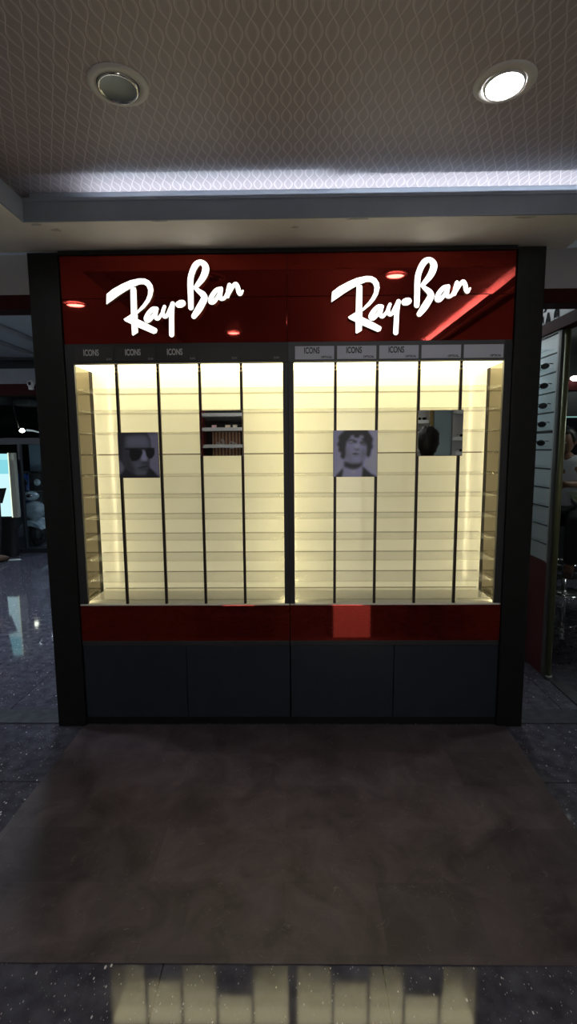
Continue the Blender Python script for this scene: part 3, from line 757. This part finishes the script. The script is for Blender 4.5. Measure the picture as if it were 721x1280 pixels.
    for s in 'lr':
        d = V('toe'+s)-V('ankle'+s); d.z = 0; d.normalize(); z0 = V('ankle'+s).z-0.078
        vs, es, rs = [], [], []
        b0 = ad(V('ankle'+s)-d*0.03+Vector((0, 0, z0+0.042-V('ankle'+s).z)), (0.042, 0.042))
        b1 = ad(V('ankle'+s)+d*0.07+Vector((0, 0, z0+0.040-V('ankle'+s).z)), (0.046, 0.040), b0); ad(V('ankle'+s)+d*0.17+Vector((0, 0, z0+0.034-V('ankle'+s).z)), (0.038, 0.032), b1)
        ad(V('ankle'+s)+Vector((0, 0, 0.01)), 0.048, b0)
        add('shoe', skin_mesh('shoe', vs, es, rs), cols['shoes'])
    return t
SKIN = mat('skin', (0.20, 0.10, 0.065), 0.5); EYE = mat('eye_white', (0.5, 0.48, 0.45), 0.2); LIP = mat('lip', (0.17, 0.06, 0.05), 0.45)
HAIR = noise_mat('hair_black', (0.008, 0.007, 0.006), (0.016, 0.014, 0.012), 60, 0.45, 0.4, 0.4)
def cols(shirt, trousers, shoes): return dict(skin=SKIN, eye=EYE, lip=LIP, hair=HAIR, shirt=shirt, trousers=trousers, shoes=shoes)
def stand_joints(h=1.70, bend=0.04):
    k = h/1.70; J = dict(pelvis=(0, 0, .93), waist=(0, 0.01, 1.08), chest=(0, 0.015, 1.28), neck=(0, 0.01, 1.43), head=(0, -0.015, 1.585))
    for s, g in (('l', -1), ('r', 1)):
        J['shoulder'+s] = (0.175*g, 0.015, 1.37); J['elbow'+s] = (0.225*g, 0.03, 1.09); J['wrist'+s] = (0.215*g, -bend*2, 0.86)
        J['hip'+s] = (0.085*g, 0, 0.88); J['knee'+s] = (0.095*g, -0.015, 0.49); J['ankle'+s] = (0.10*g, 0.02, 0.079); J['toe'+s] = (0.115*g, -0.13, 0.03)
    return {q: (v[0]*k, v[1]*k, v[2]*k) for q, v in J.items()}
cloth_navy = noise_mat('cloth_navy', (0.018, 0.018, 0.038), (0.028, 0.028, 0.055), 40, 0.8)
cloth_black = noise_mat('cloth_black', (0.010, 0.010, 0.012), (0.016, 0.016, 0.018), 40, 0.85)
cloth_white = noise_mat('cloth_white', (0.60, 0.64, 0.72), (0.68, 0.72, 0.80), 12, 0.8)
cloth_dark = noise_mat('cloth_dark', (0.016, 0.014, 0.013), (0.024, 0.021, 0.02), 40, 0.85)
leather = mat('leather_brown', (0.06, 0.035, 0.022), 0.35)
person((-3.91, 3.90, 0), math.radians(150), stand_joints(1.70, -0.03), 'person in dark jacket and black trousers standing before the lit panel', cols(cloth_navy, cloth_black, leather), 1.5)
person((1.19, -1.95, 0), math.radians(22), stand_joints(1.585), 'person in dark clothes with short black hair, seen only in the right square mirror', cols(cloth_dark, cloth_black, cloth_black), 1.4, full_hair=True)
# seated helper leaning on the glass desk
J = dict(pelvis=(0, 0, .80), waist=(0, -0.03, .96), chest=(0, -0.10, 1.16), neck=(0, -0.15, 1.31), head=(-0.01, -0.21, 1.455), face=(-0.2, -1, -0.35))
for s, g in (('l', -1), ('r', 1)):
    J['shoulder'+s] = (0.175*g, -0.11, 1.25); J['elbow'+s] = (0.23*g, -0.26, 1.075); J['wrist'+s] = (0.08*g, -0.42, 1.085)
    J['hip'+s] = (0.09*g, -0.03, 0.77); J['knee'+s] = (0.13*g, -0.42, 0.70); J['ankle'+s] = (0.11*g, -0.40, 0.335); J['toe'+s] = (0.12*g, -0.54, 0.29)
person((2.62, 2.30, 0.03), math.radians(-38), J, 'person in white shirt with black hair sitting at the glass desk beyond the right post', cols(cloth_white, cloth_black, leather), 0.95)
t = thing('bar_stool', (2.70, 2.42, 0), 'dark round bar stool under the person in the white shirt', 'stool')
MB().lathe([(0, .70), (.16, .70), (.17, .715), (.17, .735), (.15, .75), (0, .75)], (2.70, 2.42, 0), 28).build('seat', M['black_plastic'], t)
MB().lathe([(0, .02), (.025, .02), (.025, .70), (0, .70)], (2.70, 2.42, 0), 16).build('column', M['chrome'], t)
MB().lathe([(0, .022), (.05, .022), (.19, .010), (.20, .0), (0, 0.0)], (2.70, 2.42, 0), 28).build('base', M['chrome'], t)
pts = [(2.70+.15*math.cos(a), 2.42+.15*math.sin(a), .30) for a in [2*math.pi*i/24 for i in range(24)]]
MB().tube(pts, .011, 8, 0, True).build('foot_ring', M['chrome'], t)

# ------------------------------------------------------------------ beyond the left opening: corridor and a glazed shop
struct('ceiling_corridor', MB().box(-2.90, -1.25, 0.161, 4.62, 2.70, 2.75).box(-3.33, -3.03, 0.161, 4.62, 2.70, 2.75).box(-9, -3.48, 0.161, 4.62, 2.70, 2.75), M['corr_ceiling'])
struct('ceiling_groove', box(-9, -1.25, 0.161, 4.62, 2.755, 2.80), M['corr_groove'])
struct('wall_corridor', box(-1.26, -1.215, 0.30, 17, 0, 2.75), M['room_wall'])
struct('trim_8', box(-9, -1.27, 4.50, 4.62, 2.545, 2.668), M['dark_beam'])
struct('wall_shopfront', box(-9, -1.27, 4.47, 4.60, 2.335, 2.544), M['corr_ceiling'])
struct('trim_9', box(-9, -1.27, 4.40, 4.60, 2.185, 2.334), M['maroon'], 0.004)
struct('trim_10', box(-9, -1.27, 4.50, 4.56, 1.525, 1.615), M['dark_beam'], 0.002)
struct('trim_11', box(-9, -1.27, 4.49, 4.57, 0.0, 0.06), M['dark_beam'], 0.002)
struct('window_1', MB().box(-9, -1.27, 4.525, 4.531, 1.616, 2.184).box(-9, -1.27, 4.525, 4.531, 0.061, 1.524), M['clear_glass'])
struct('trim_12', box(-3.815, -3.785, 4.50, 4.56, 0.061, 1.524), M['dark_beam'])
struct('ceiling_shop', MB().box(-12, -1.27, 4.63, 8.2, 2.62, 2.66).box(-12, -1.27, 9.4, 13.2, 2.62, 2.66).box(-16, -1.27, 14.6, 17, 2.62, 2.66), M['steel_blue'])
struct('trim_13', MB().box(-12, -1.27, 8.2, 9.4, 2.40, 2.62).box(-16, -1.27, 13.2, 14.6, 2.20, 2.62), M['dark_beam'])
struct('wall_far', box(-16, -1.27, 16.6, 16.8, 0, 2.66), M['dark_beam'])
struct('wall_far_side', box(-9.1, -9.0, 0.17, 4.6, 0, 2.75), M['room_wall'])
# frosted blue panel inside the shop
struct('window_2', box(-4.4, -2.6, 5.9, 5.93, 1.10, 1.60), M['steel_blue'])
# shop lamps
for x, y, lab in ((-6.25, 8.0, 'nearest oval shop ceiling lamp seen through the left opening'), (-7.15, 10.3, 'middle oval shop ceiling lamp seen through the left opening'), (-9.2, 12.6, 'farthest oval shop ceiling lamp, by the frame edge')):
    t = thing('shop_ceiling_lamp', (x, y, 2.62), lab, 'ceiling light', 'shop ceiling lamps')
    MB().lathe([(0.07, 0.0), (0.10, -0.01), (0.09, -0.03), (0.075, -0.03)], (x, y, 2.62), 24).build('trim_ring', M['white_metal'], t)
    MB().lathe([(0.075, -0.028), (0.0, -0.032)], (x, y, 2.62), 24).build('lamp_lens', emit_mat('shop_lamp', (0.85, 0.93, 1.0), 2.0), t)
# bright work lamp on a drop cord, its tube and box
t = thing('pendant_lamp', (-4.75, 6.6, 2.62), 'bright pendant lamp on a thin cord inside the dark shop', 'lamp')
MB().tube([(-5.02, 6.6, 2.62), (-5.00, 6.6, 2.2), (-4.93, 6.6, 1.85)], 0.010, 8).build('cord', M['black_plastic'], t)
MB().lathe([(0.0, .045), (.02, .042), (.052, 0.0), (.035, -.025), (0, -.038)], (-4.87, 6.6, 1.80), 20).build('lamp_bulb', emit_mat('work_lamp', (1.0, 0.98, 0.80), 9.0), t)
MB().tube([(-4.79, 6.6, 1.81), (-4.68, 6.6, 1.80), (-4.55, 6.6, 1.765)], [0.018, 0.014, 0.01], 8).build('arm', emit_mat('lamp_arm', (0.8, 0.9, 0.95), 0.35), t)
t = thing('ceiling_projector', (-4.98, 6.9, 2.3), 'grey boxy unit hanging from the ceiling of the dark shop', 'projector')
box(-5.08, -4.80, 6.8, 7.1, 2.26, 2.38).build('body', M['alu_dark'], t, 0.03)
box(-5.16, -5.085, 6.84, 7.06, 2.27, 2.36).build('side_cover', M['alu_dark'], t, 0.02)
MB().tube([(-4.95, 6.95, 2.38), (-4.95, 6.95, 2.618)], 0.025, 10).build('hanger', M['black_plastic'], t)
# security camera on the maroon beam
t = thing('security_camera', (-3.50, 4.36, 2.36), 'small round white security camera on the dark beam', 'camera')
MB().lathe([(0, .035), (.033, .033), (.046, .02), (.050, 0.0), (.043, -.02), (.03, -.034), (0, -.038)], (-3.49, 4.355, 2.325), 24, 0, 'y').build('housing', M['white_metal'], t)
MB().lathe([(0.0, -.045), (.014, -.044), (.024, -.034), (.024, -.028)], (-3.49, 4.355, 2.325), 20, 0, 'y').build('lens', M['dark_lens'], t)
box(-3.53, -3.47, 4.36, 4.399, 2.25, 2.31).build('bracket', M['white_metal'], t, 0.003)
# lit advertising panel behind the standing person
t = thing('advertising_light_box', (-4.4, 4.22, 0.0), 'glowing pale blue advertising panel with an olive grey frame beside the dark clothed person', 'light box')
m = emit_mat('panel_glow', (0.55, 0.85, 0.95), 1.0); nt = m.node_tree
tc = nt.nodes.new('ShaderNodeTexCoord'); sx = nt.nodes.new('ShaderNodeSeparateXYZ'); nt.links.new(tc.outputs['Object'], sx.inputs[0])
rp = nt.nodes.new('ShaderNodeValToRGB'); rp.color_ramp.interpolation = 'CONSTANT'; rp.color_ramp.elements[0].color = (0.62, 0.95, 1.0, 1); rp.color_ramp.elements[1].position = 0.565; rp.color_ramp.elements[1].color = (0.25, 0.70, 0.80, 1)
e2 = rp.color_ramp.elements.new(0.66); e2.color = (0.40, 0.85, 0.92, 1)
nt.links.new(math_node(nt, 'DIVIDE', sx.outputs[2], 2.0), rp.inputs[0]); nt.links.new(rp.outputs[0], nt.nodes['Emission'].inputs[0])
box(-4.85, -3.785, 4.195, 4.2, 0.56, 1.40).build('face', m, t)
MB().box(-3.784, -3.77, 4.19, 4.205, 0.545, 1.412).build('edge_light', emit_mat('panel_edge', (0.85, 1.0, 0.75), 1.1), t)
MB().box(-3.769, -3.700, 4.185, 4.26, 0.545, 1.412).build('frame', mat('frame_olive', (0.42, 0.42, 0.34), 0.5), t, 0.004)
box(-4.85, -3.77, 4.201, 4.26, 0.545, 1.412).build('back', M['black_plastic'], t)
box(-4.85, -3.76, 4.19, 4.27, 0.0, 0.544).build('stand', M['black_plastic'], t, 0.004)
t = thing('paper_sheet', (-3.62, 3.98, 0.0), 'white paper sheet lying on the floor by the dark shoe', 'paper')
MB().prism_xy([(-3.80, 3.93), (-3.60, 4.02), (-3.66, 4.08), (-3.84, 4.04)], 0.0008, 0.002).build('sheet', mat('paper', (0.7, 0.7, 0.7), 0.7), t)
# scooter wrapped in film
SX, SY = -3.90, 5.05
film = noise_mat('wrapped_silver', (0.26, 0.32, 0.37), (0.50, 0.56, 0.60), 11, 0.22, 0.8, 0.8)
t = thing('motor_scooter', (SX, SY, 0), 'grey motor scooter facing the corridor, wrapped in shiny clear film', 'scooter')
MB().tube([(SX, SY+.16*math.cos(a), .21+.16*math.sin(a)) for a in [2*math.pi*i/28 for i in range(28)]], .05, 12, 0, True).build('front_wheel', M['black_plastic'], t)
MB().lathe([(0, -.02), (.10, -.02), (.115, 0), (.10, .02), (0, .02)], (SX, SY, .21), 24, 0, 'x').build('wheel_rim', M['alu_dark'], t)
mb = MB(); mb.prism_xz([(SX-.17, .285), (SX-.12, .36), (SX-.02, .415), (SX+.02, .415), (SX+.12, .36), (SX+.19, .275), (SX+.11, .30), (SX, .335), (SX-.10, .305)], SY-.24, SY+.16)
mb.build('front_mudguard', film, t, 0.012)
mb = MB(); mb.ell((SX+.0, SY-.06, .545), (.185, .12, .145), 24, 16, 0, lambda d, p: Vector((p.x*(1-.25*max(0, -d.z)), p.y, p.z))); mb.build('front_shield', film, t)
mb = MB(); mb.ell((SX-.03, SY-.08, .765), (.125, .10, .075), 22, 14); mb.build('headlamp_cowl', film, t)
mb = MB(); mb.ell((SX-.01, SY-.165, .775), (.05, .03, .028), 16, 10); mb.build('headlamp', M['chrome'], t)
MB().tube([(SX-.28, SY+.04, .80), (SX-.12, SY, .82), (SX+.12, SY, .82), (SX+.28, SY+.04, .80)], .016, 10).build('handlebar', M['black_plastic'], t)
for g in (-1, 1):
    m_ = MB().tube([(SX+.15*g-.0, SY, .82), (SX+.13*g-.02, SY-.01, .93)], .008, 8).build('mirror_stem', M['black_plastic'], t)
    MB().lathe([(0, -.012), (.045, -.010), (.052, 0), (.045, .012), (0, .014)], (SX+.13*g-.06*(g > 0)-.02, SY-.015, .965), 20, 0, 'y').build('rear_mirror', film if g > 0 else M['black_plastic'], t)
MB().ell((SX, SY+.75, .60), (.15, .50, .12), 20, 12).build('seat', M['black_plastic'], t)
MB().ell((SX, SY+.75, .42), (.17, .48, .16), 20, 12).build('rear_body', film, t)
box(SX-.13, SX+.13, SY+.05, SY+.5, .26, .32).build('foot_board', M['black_plastic'], t, .02)
MB().tube([(SX, SY+1.0+.16*math.cos(a), .21+.16*math.sin(a)) for a in [2*math.pi*i/28 for i in range(28)]], .05, 12, 0, True).build('rear_wheel', M['black_plastic'], t)
# blue folded tarpaulin and black counter in the shop
t = thing('blue_sheet', (-4.4, 5.27, 0), 'dark blue plastic sheet hanging left of the wrapped scooter', 'sheet')
mb = MB(); N = 40
for i in range(N+1):
    x = -4.72+0.62*i/N; y = 5.26+0.018*math.sin(i*1.15)+0.01*math.sin(i*.43)
    mb.v += [(x, y, .45), (x, y, 1.09)]
for i in range(N): mb.face((2*i, 2*i+2, 2*i+3, 2*i+1), 0, True)
o = mb.build('cloth', mat('tarp_blue', (0.015, 0.045, 0.16), 0.35), t); so = o.modifiers.new('solid', 'SOLIDIFY'); so.thickness = 0.004
box(-4.74, -4.08, 5.235, 5.285, 1.09, 1.12).build('rail', M['black_plastic'], t)
box(-4.70, -4.66, 5.30, 5.34, 0.0, 1.12).build('stand_leg', M['black_plastic'], t)
box(-4.24, -4.20, 5.30, 5.34, 0.0, 1.12).build('stand_leg', M['black_plastic'], t)
t = thing('shop_counter', (-4.2, 7.3, 0), 'long black counter at the back of the dark shop on the left', 'counter')
box(-6.0, -2.6, 7.1, 7.6, 0.0, 0.98).build('body', M['dark_beam'], t, .01); box(-6.05, -2.55, 7.05, 7.65, 0.981, 1.02).build('top', M['black_plastic'], t, .004)
# unseen fill lights, added to brighten the corridor, shops and room
def fill_panel(x, y, z, sx_, sy_, s, col, lab):
    t = thing('added_fill_light', (x, y, z), lab, 'ceiling light', 'added fill lights')
    mb = MB(); h = 0.025
    mb.box(x-sx_-.03, x+sx_+.03, y-sy_-.03, y-sy_, z-h, z).box(x-sx_-.03, x+sx_+.03, y+sy_, y+sy_+.03, z-h, z).box(x-sx_-.03, x-sx_, y-sy_, y+sy_, z-h, z).box(x+sx_, x+sx_+.03, y-sy_, y+sy_, z-h, z)
    mb.build('frame', M['white_metal'], t)
    box(x-sx_, x+sx_, y-sy_, y+sy_, z-0.018, z-0.002).build('diffuser', emit_mat('fill_panel', col, s), t)
fill_panel(-1.75, 1.9, 2.70,   .22, .22, 50.0, (0.75, 0.88, 1.0), 'added square fill light in the corridor ceiling, hidden behind the left post')
fill_panel(-5.2, 1.0, 2.70, .30, .30, 100.0, (0.75, 0.88, 1.0), 'added square fill light in the corridor ceiling, off to the left')
fill_panel(-2.5, 6.2, 2.62, .25, .25, 30.0, (0.7, 0.85, 1.0), 'added square fill light in the dark shop ceiling, behind the left post')

fill_panel(1.38, 1.50, 2.66, .12, .25, 30.0, (0.85, 0.95, 1.0), 'small added fill light in the passage ceiling behind the right post')  # hidden source, added to brighten the white rack
fill_panel(4.2, 1.2, 2.66, .25, .25, 32.0, (0.85, 0.97, 0.92), 'added square fill light in the neighbouring shop, off to the right')  # out of view, added to light the neighbouring shop
fill_panel(-0.70, -3.40, ZC, .20, .20, 16.0, (1.0, 0.97, 0.93), 'added square fill light in the ceiling behind the viewer, on the left')  # this and the next: added as front fill for cabinets and room
fill_panel(0.70, -3.40, ZC, .20, .20, 16.0, (1.0, 0.97, 0.93), 'added square fill light in the ceiling behind the viewer, on the right')
t = thing('lit_poster', (0.82, -4.38, 0.35), 'tall white lit poster box on the wall behind the viewer, reflected in the red apron', 'light box')
MB().box(0.54, 0.56, -4.399, -4.33, .33, 2.1).box(1.08, 1.10, -4.399, -4.33, .33, 2.1).box(0.56, 1.08, -4.399, -4.33, .33, .35).box(0.56, 1.08, -4.399, -4.33, 2.08, 2.1).build('frame', M['alu'], t)
box(0.561, 1.079, -4.398, -4.345, .351, 2.079).build('lit_face', emit_mat('poster_glow', (1.0, 0.97, 0.92), 3.0), t)
# ------------------------------------------------------------------ beyond the right opening
t = thing('eyewear_rack', (1.62, 0.75, 0), 'white slatted eyewear rack over a dark red base, right of the black post', 'rack')
RX = 1.590
ZL = [2.095, 1.983, 1.873, 1.757, 1.638, 1.527, 1.413, 1.297, 1.180, 1.064, 0.948, 0.832, 0.722]
for k in range(12):
    g = 0.014 if k == 5 else 0.006
    box(RX, RX+0.014, 0.605, 1.52, ZL[k+1]+0.004, ZL[k]-g).build('slat_panel', M['slat_white'], t)
box(RX+0.0145, RX+0.03, 0.605, 1.52, 0.722, 2.10).build('back_board', M['slat_gap'], t)
box(RX-0.004, RX+0.03, 0.588, 0.6045, 0.722, 2.10).build('edge_trim', M['white_metal'], t)
box(RX-0.006, RX+0.024, 0.5605, 0.5875, 0.0, 2.10).build('frame_post', M['alu_dark'], t, .002)
box(RX-0.004, RX+0.03, 0.588, 1.52, 2.096, 2.106).build('top_trim', M['alu_dark'], t)
box(RX, RX+0.03, 0.588, 1.52, 0.0, 0.718).build('red_base', M['red_base'], t, .001)
for k in range(1, 12):
    if k in (6,): continue
    box(RX-0.105, RX-0.001, 0.64, 1.45, ZL[k]+0.018, ZL[k]+0.0225, 0, {'l': 1}).build('shelf', [M['clear_glass'], M['shelf_edge'] if 'shelf_edge' in M else M['alu']], t)
def glasses(x, y, z, rz, label, group, s=1.0):
    mb = MB()
    for g in (-1, 1):
        mb.tube([(x+(0.035*g+0.028*math.cos(a))*s, y, z+(0.018+0.0165*math.sin(a))*s) for a in [2*math.pi*i/20 for i in range(20)]], 0.0028*s, 6, 0, True)
        mb.ell((x+0.035*g*s, y, z+0.018*s), (.026*s, .0012, .015*s), 18, 8, 1)
        mb.tube([(x+0.066*g*s, y, z+0.03*s), (x+0.070*g*s, y+0.08*s, z+0.03*s), (x+0.068*g*s, y+0.13*s, z+0.012*s)], 0.0028*s, 6)
    mb.tube([(x-0.010*s, y, z+0.028*s), (x, y-0.002, z+0.031*s), (x+0.010*s, y, z+0.028*s)], 0.0026*s, 6)
    o = mb.build('sunglasses', [M['black_plastic'], M['dark_lens']])
    mt = Matrix.Translation((x, y, z)) @ Matrix.Rotation(rz, 4, 'Z') @ Matrix.Translation((-x, -y, -z))
    o.data.transform(mt)
    tag(o, label, 'sunglasses', group)
    return o
ords = ['highest', 'second highest', 'third from the top of five', 'fourth from the top of five', 'lowest of five']
for q, k in enumerate((2, 3, 4, 5)):
    glasses(RX-0.055, 0.70, ZL[k]+0.0232, math.radians(-62), f'black sunglasses on the white rack right of the post, {ords[q]}', 'sunglasses on the white rack', 0.95)
glasses(RX-0.055, 0.70, ZL[7]+0.0232+0.117, math.radians(-62), 'black sunglasses on the white rack right of the post, lowest of five', 'sunglasses on the white rack', 0.95)
box(RX-0.105, RX-0.001, 0.64, 1.45, ZL[7]+0.135, ZL[7]+0.1395, 0).build('shelf', M['clear_glass'], t)
t = thing('door_post', (1.609, 0.54, 0), 'olive tinted aluminium door post standing beside the white eyewear rack', 'post')
MB().tube([(1.609, 0.540, 0.020), (1.609, 0.540, 2.10)], 0.0165, 18).build('tube', M['olive_pole'], t)
MB().lathe([(0, .0195), (.022, .0195), (.024, .0), (0, 0)], (1.609, 0.535, 0.0), 20).build('foot_collar', M['alu_dark'], t)
struct('trim_14', box(1.575, 1.65, 0.161, 4.0, 2.107, 2.176), M['maroon'], 0.002)
struct('wall_shop_side', box(1.60, 1.66, 0.161, 4.0, 2.177, 2.70), M['wall_grey'])
struct('wall_rack_back', box(1.622, 1.66, 1.525, 4.0, 0, 2.106), M['room_wall'])
struct('trim_15', box(1.60, 1.685, 0.161, 0.49, 0.0005, 0.007), sill, 0.001)
# dark letters on the white side wall
t = thing('wall_lettering', (1.598, 0.75, 2.2), 'dark letters with a slash mark above, on the pale wall over the white rack', 'lettering')
LB = mat('letter_black', (0.012, 0.012, 0.014), 0.9, 0, 0.05)
def side_text(ch, y, z, size): return text_mesh('letter', ch, size, 0.9, LB, 1.5985, y, z, t, 'CENTER', (math.pi/2, 0, -math.pi/2), 0.001, 0.009)
side_text('B', 0.845, 2.186, 0.078); side_text('A', 0.765, 2.186, 0.078); side_text('G', 0.665, 2.186, 0.078)
mb = MB(); mb.v = [(1.5975, .83, 2.262), (1.5975, .80, 2.262), (1.5975, .735, 2.318), (1.5975, .765, 2.318)]; mb.v += [(1.5998, v[1], v[2]) for v in mb.v]
for f in ((0, 1, 2, 3), (7, 6, 5, 4), (0, 4, 5, 1), (1, 5, 6, 2), (2, 6, 7, 3), (3, 7, 4, 0)): mb.face(f)
mb.build('slash_mark', LB, t)
# neighbouring shop
struct('ceiling_neighbour', box(1.661, 5.5, 0.161, 4.6, 2.66, 2.70), M['corr_ceiling'])
struct('ceiling_passage', box(1.21, 1.599, 0.161, 4.0, 2.66, 2.70), M['corr_ceiling'])
struct('wall_neighbour_back', box(1.661, 5.5, 4.5, 4.6, 0, 2.66), M['corr_ceiling'])
struct('wall_neighbour_right', box(5.4, 5.5, 0.161, 4.5, 0, 2.66), M['room_wall'])
struct('wall_passage', box(1.201, 1.215, 0.30, 4.0, 0, 2.66), M['room_wall'])
struct('wall_passage_end', box(1.216, 1.60, 3.9, 4.0, 0, 2.66), M['room_wall'])
t = thing('tube_light', (2.75, 2.6, 2.6), 'bright white tube light at the top right frame edge', 'tube light')
MB().tube([(2.62, 2.52, 2.622), (3.05, 2.66, 2.622)], 0.016, 12).build('tube', emit_mat('tube_on', (0.85, 1.0, 0.92), 1.3), t)
MB().box(2.6, 3.1, 2.56, 2.62, 2.645, 2.658).build('batten', M['white_metal'], t)
t = thing('wall_cabinet', (3.2, 4.2, 0), 'tall black cabinet with a red top band behind the glass desk', 'cabinet')
box(1.9, 4.6, 3.25, 3.6, 0.0, 2.05).build('body', M['black_plastic'], t, .01)
box(1.9, 4.6, 3.235, 3.6, 2.051, 2.16).build('top_band', M['maroon'], t, .004)
box(2.2, 4.4, 3.2, 3.24, 0.95, 1.0).build('ledge', M['alu_dark'], t, .004)
t = thing('wall_lamp', (3.10, 3.17, 2.15), 'small bright spot lamp over the black cabinet at the right frame edge', 'lamp')
MB().ell((3.10, 3.19, 2.175), (.05, .04, .028), 18, 10).build('bulb', emit_mat('spot_on', (1, 1, .92), 8.0), t)
box(3.07, 3.13, 3.2, 3.234, 2.165, 2.20).build('bracket', M['white_metal'], t, .004)
t = thing('glass_desk', (2.6, 1.7, 0), 'green tinted glass desk in front of the person in the white shirt', 'desk')
P = [(2.43, 1.98), (2.06, 1.15), (2.95, 0.80), (3.35, 1.62)]
mb = MB(); mb.prism_xy(P, 1.028, 1.04); mb.build('glass_top', mat('desk_glass', (0.17, 0.24, 0.13), 0.06, 0, 0.6), t, .001)
for (x, y) in ((3.22, 1.62), (2.95, .92), (2.55, 1.86), (2.22, 1.16)): 
    if x > 2.6: MB().tube([(x, y, 0), (x, y, 1.027)], .022, 12).build('leg', M['chrome'], t)
mb = MB(); mb.prism_xy([(3.0, 1.0), (3.28, 1.6), (3.0, 1.7), (2.78, 1.1)], 0.0, 1.02); mb.build('pedestal', M['black_plastic'], t, .004)
mb = MB(); mb.prism_xy([(2.45, 1.94), (2.12, 1.18), (2.13, 1.16), (2.47, 1.93)], .95, 1.02); mb.build('apron', M['black_plastic'], t)
t = thing('monitor', (2.75, 2.85, 0.0), 'dark screen with a pale cyan top edge behind the head of the person in white', 'screen')
box(2.60, 3.5, 2.95, 2.99, 1.15, 1.74).build('screen', M['dark_lens'], t, .004)
box(2.60, 3.5, 2.945, 2.995, 1.741, 1.752).build('top_edge', emit_mat('edge_glow', (0.5, 1.0, .9), .35), t)
box(3.0, 3.1, 2.965, 2.985, 0.0, 1.149).build('stand', M['black_plastic'], t)
box(2.85, 3.25, 2.9, 3.05, 0.0, 0.02).build('foot', M['black_plastic'], t)

# ------------------------------------------------------------------ behind the viewer, seen in the little mirrors
struct('wall_back_red', box(-1.40, -1.17, -4.399, -4.36, 0, 2.36), M['red_base'])
t = thing('wall_display', (-0.85, -4.3, 0), 'dark wall display with three grey shelf boards, mirrored in the left square mirror', 'display')
box(-1.165, -0.30, -4.395, -4.375, 0.0, 2.30).build('back_board', M['recess'], t)
for z in (1.88, 1.695, 1.478, 1.15, 0.8): box(-1.16, -0.31, -4.262, -4.10, z-.022, z+.022).build('shelf', mat('shelf_grey', (0.45, 0.46, 0.46), .5), t, .002)
box(-1.165, -1.1605, -4.3745, -4.10, 0, 2.30).build('side_panel', M['red_base'], t); box(-0.3095, -0.30, -4.3745, -4.10, 0, 2.30).build('side_panel', M['recess'], t)
wm = mat('striped_wood', (0.20, 0.10, 0.06), .5); nt = wm.node_tree
wv = nt.nodes.new('ShaderNodeTexWave'); wv.inputs['Scale'].default_value = 7.0; wv.inputs['Distortion'].default_value = .6
tc = nt.nodes.new('ShaderNodeTexCoord'); nt.links.new(tc.outputs['Object'], wv.inputs['Vector'])
rp = nt.nodes.new('ShaderNodeValToRGB'); rp.color_ramp.elements[0].color = (.14, .06, .04, 1); rp.color_ramp.elements[1].color = (.75, .45, .30, 1)
nt.links.new(wv.outputs['Color'], rp.inputs[0]); nt.links.new(rp.outputs[0], nt.nodes['Principled BSDF'].inputs['Base Color'])
t = thing('wood_sign', (-0.85, -4.15, 1.2), 'striped brown wooden board with white script, mirrored in the left square mirror', 'sign')
box(-1.06, -0.69, -4.30, -4.285, 1.34, 1.665).build('board', wm, t, .001)
k_ = 0.42
mbn = lambda x, z: (-0.875+(-(x+0.515))*k_, 1.50+(z-2.12)*k_)
SW = mat('script_white', (.75, .77, .78), .5)
mb = MB()
def back_xz(mb_, P): mb_.prism_xz(P, -4.2845, -4.278)
for Pq in R_POLY: back_xz(mb, [mbn(*p) for p in Pq])
mb.build('script_letter', SW, t)
for L in STROKES:
    mb = MB()
    for s_ in L: stroke(mb, s_, -4.2845, -4.278, mbn)
    mb.m = [0]*len(mb.m)
    mb.build('script_letter', SW, t)
for q, (x, z, w, col, lab) in enumerate(((-1.02, 1.717, .05, (.6, .35, .4), 'small pink box on the middle grey shelf of the mirrored display'), (-.84, 1.717, .06, (.7, .55, .42), 'pale peach box, left of the pair on the middle grey shelf of the mirrored display'), (-.745, 1.717, .05, (.7, .6, .5), 'pale cream box, right of the pair on the middle grey shelf of the mirrored display'))):
    t = thing('product_box', (x, -4.2, z), lab, 'box', 'small boxes on the grey shelf')
    box(x-w/2, x+w/2, -4.24, -4.17, z, z+.028).build('carton', mat('carton', col, .5), t, .002); box(x-w/2-.001, x+w/2+.001, -4.242, -4.168, z+.0285, z+.036).build('lid', mat('carton_lid', tuple(c*.8 for c in col), .5), t, .001)
struct('door_1', MB().box(1.90, 2.13, -4.399, -4.37, 0, 2.3), mat('door_blue_grey', (0.30, 0.40, 0.45), .35))
struct('trim_16', box(1.845, 1.885, -4.399, -4.36, 0, 2.3), mat('gold_trim', (.5, .38, .16), .35, .8))
SG = mat('rack_grey', (0.50, 0.50, 0.52), .5); SB = mat('rack_shelf', (0.85, 0.88, 0.90), .4)
for x0, x1, side, zs in ((1.20, 1.80, 'left', (1.40, 1.62, 1.775, 1.16)), (2.145, 2.395, 'right', (1.36, 1.555, 1.90, 1.12))):
    t = thing('spectacle_rack', ((x0+x1)/2, -4.3, 0), f'grey spectacle rack with pale shelves on the {side} of the blue grey door, mirrored', 'rack', 'racks beside the blue grey door')
    box(x0, x1, -4.395, -4.37, 0, 2.3).build('back_board', SG, t)
    for z in zs: box(x0+.005, x1-.005, -4.369, -4.22, z-.022, z+.022).build('shelf', SB, t, .002)
    for z in zs[:3]:
        for qq, xx in enumerate((x1-.10, x1-.26) if side == 'left' else (x0+.12,)):
            glasses(xx, -4.24, z+.0225, math.pi, f'dark spectacles on {["middle", "upper", "top"][zs.index(z)]} shelf of the rack {side} of the blue grey door, {["near it", "farther out"][qq]}', 'spectacles on the mirrored racks')
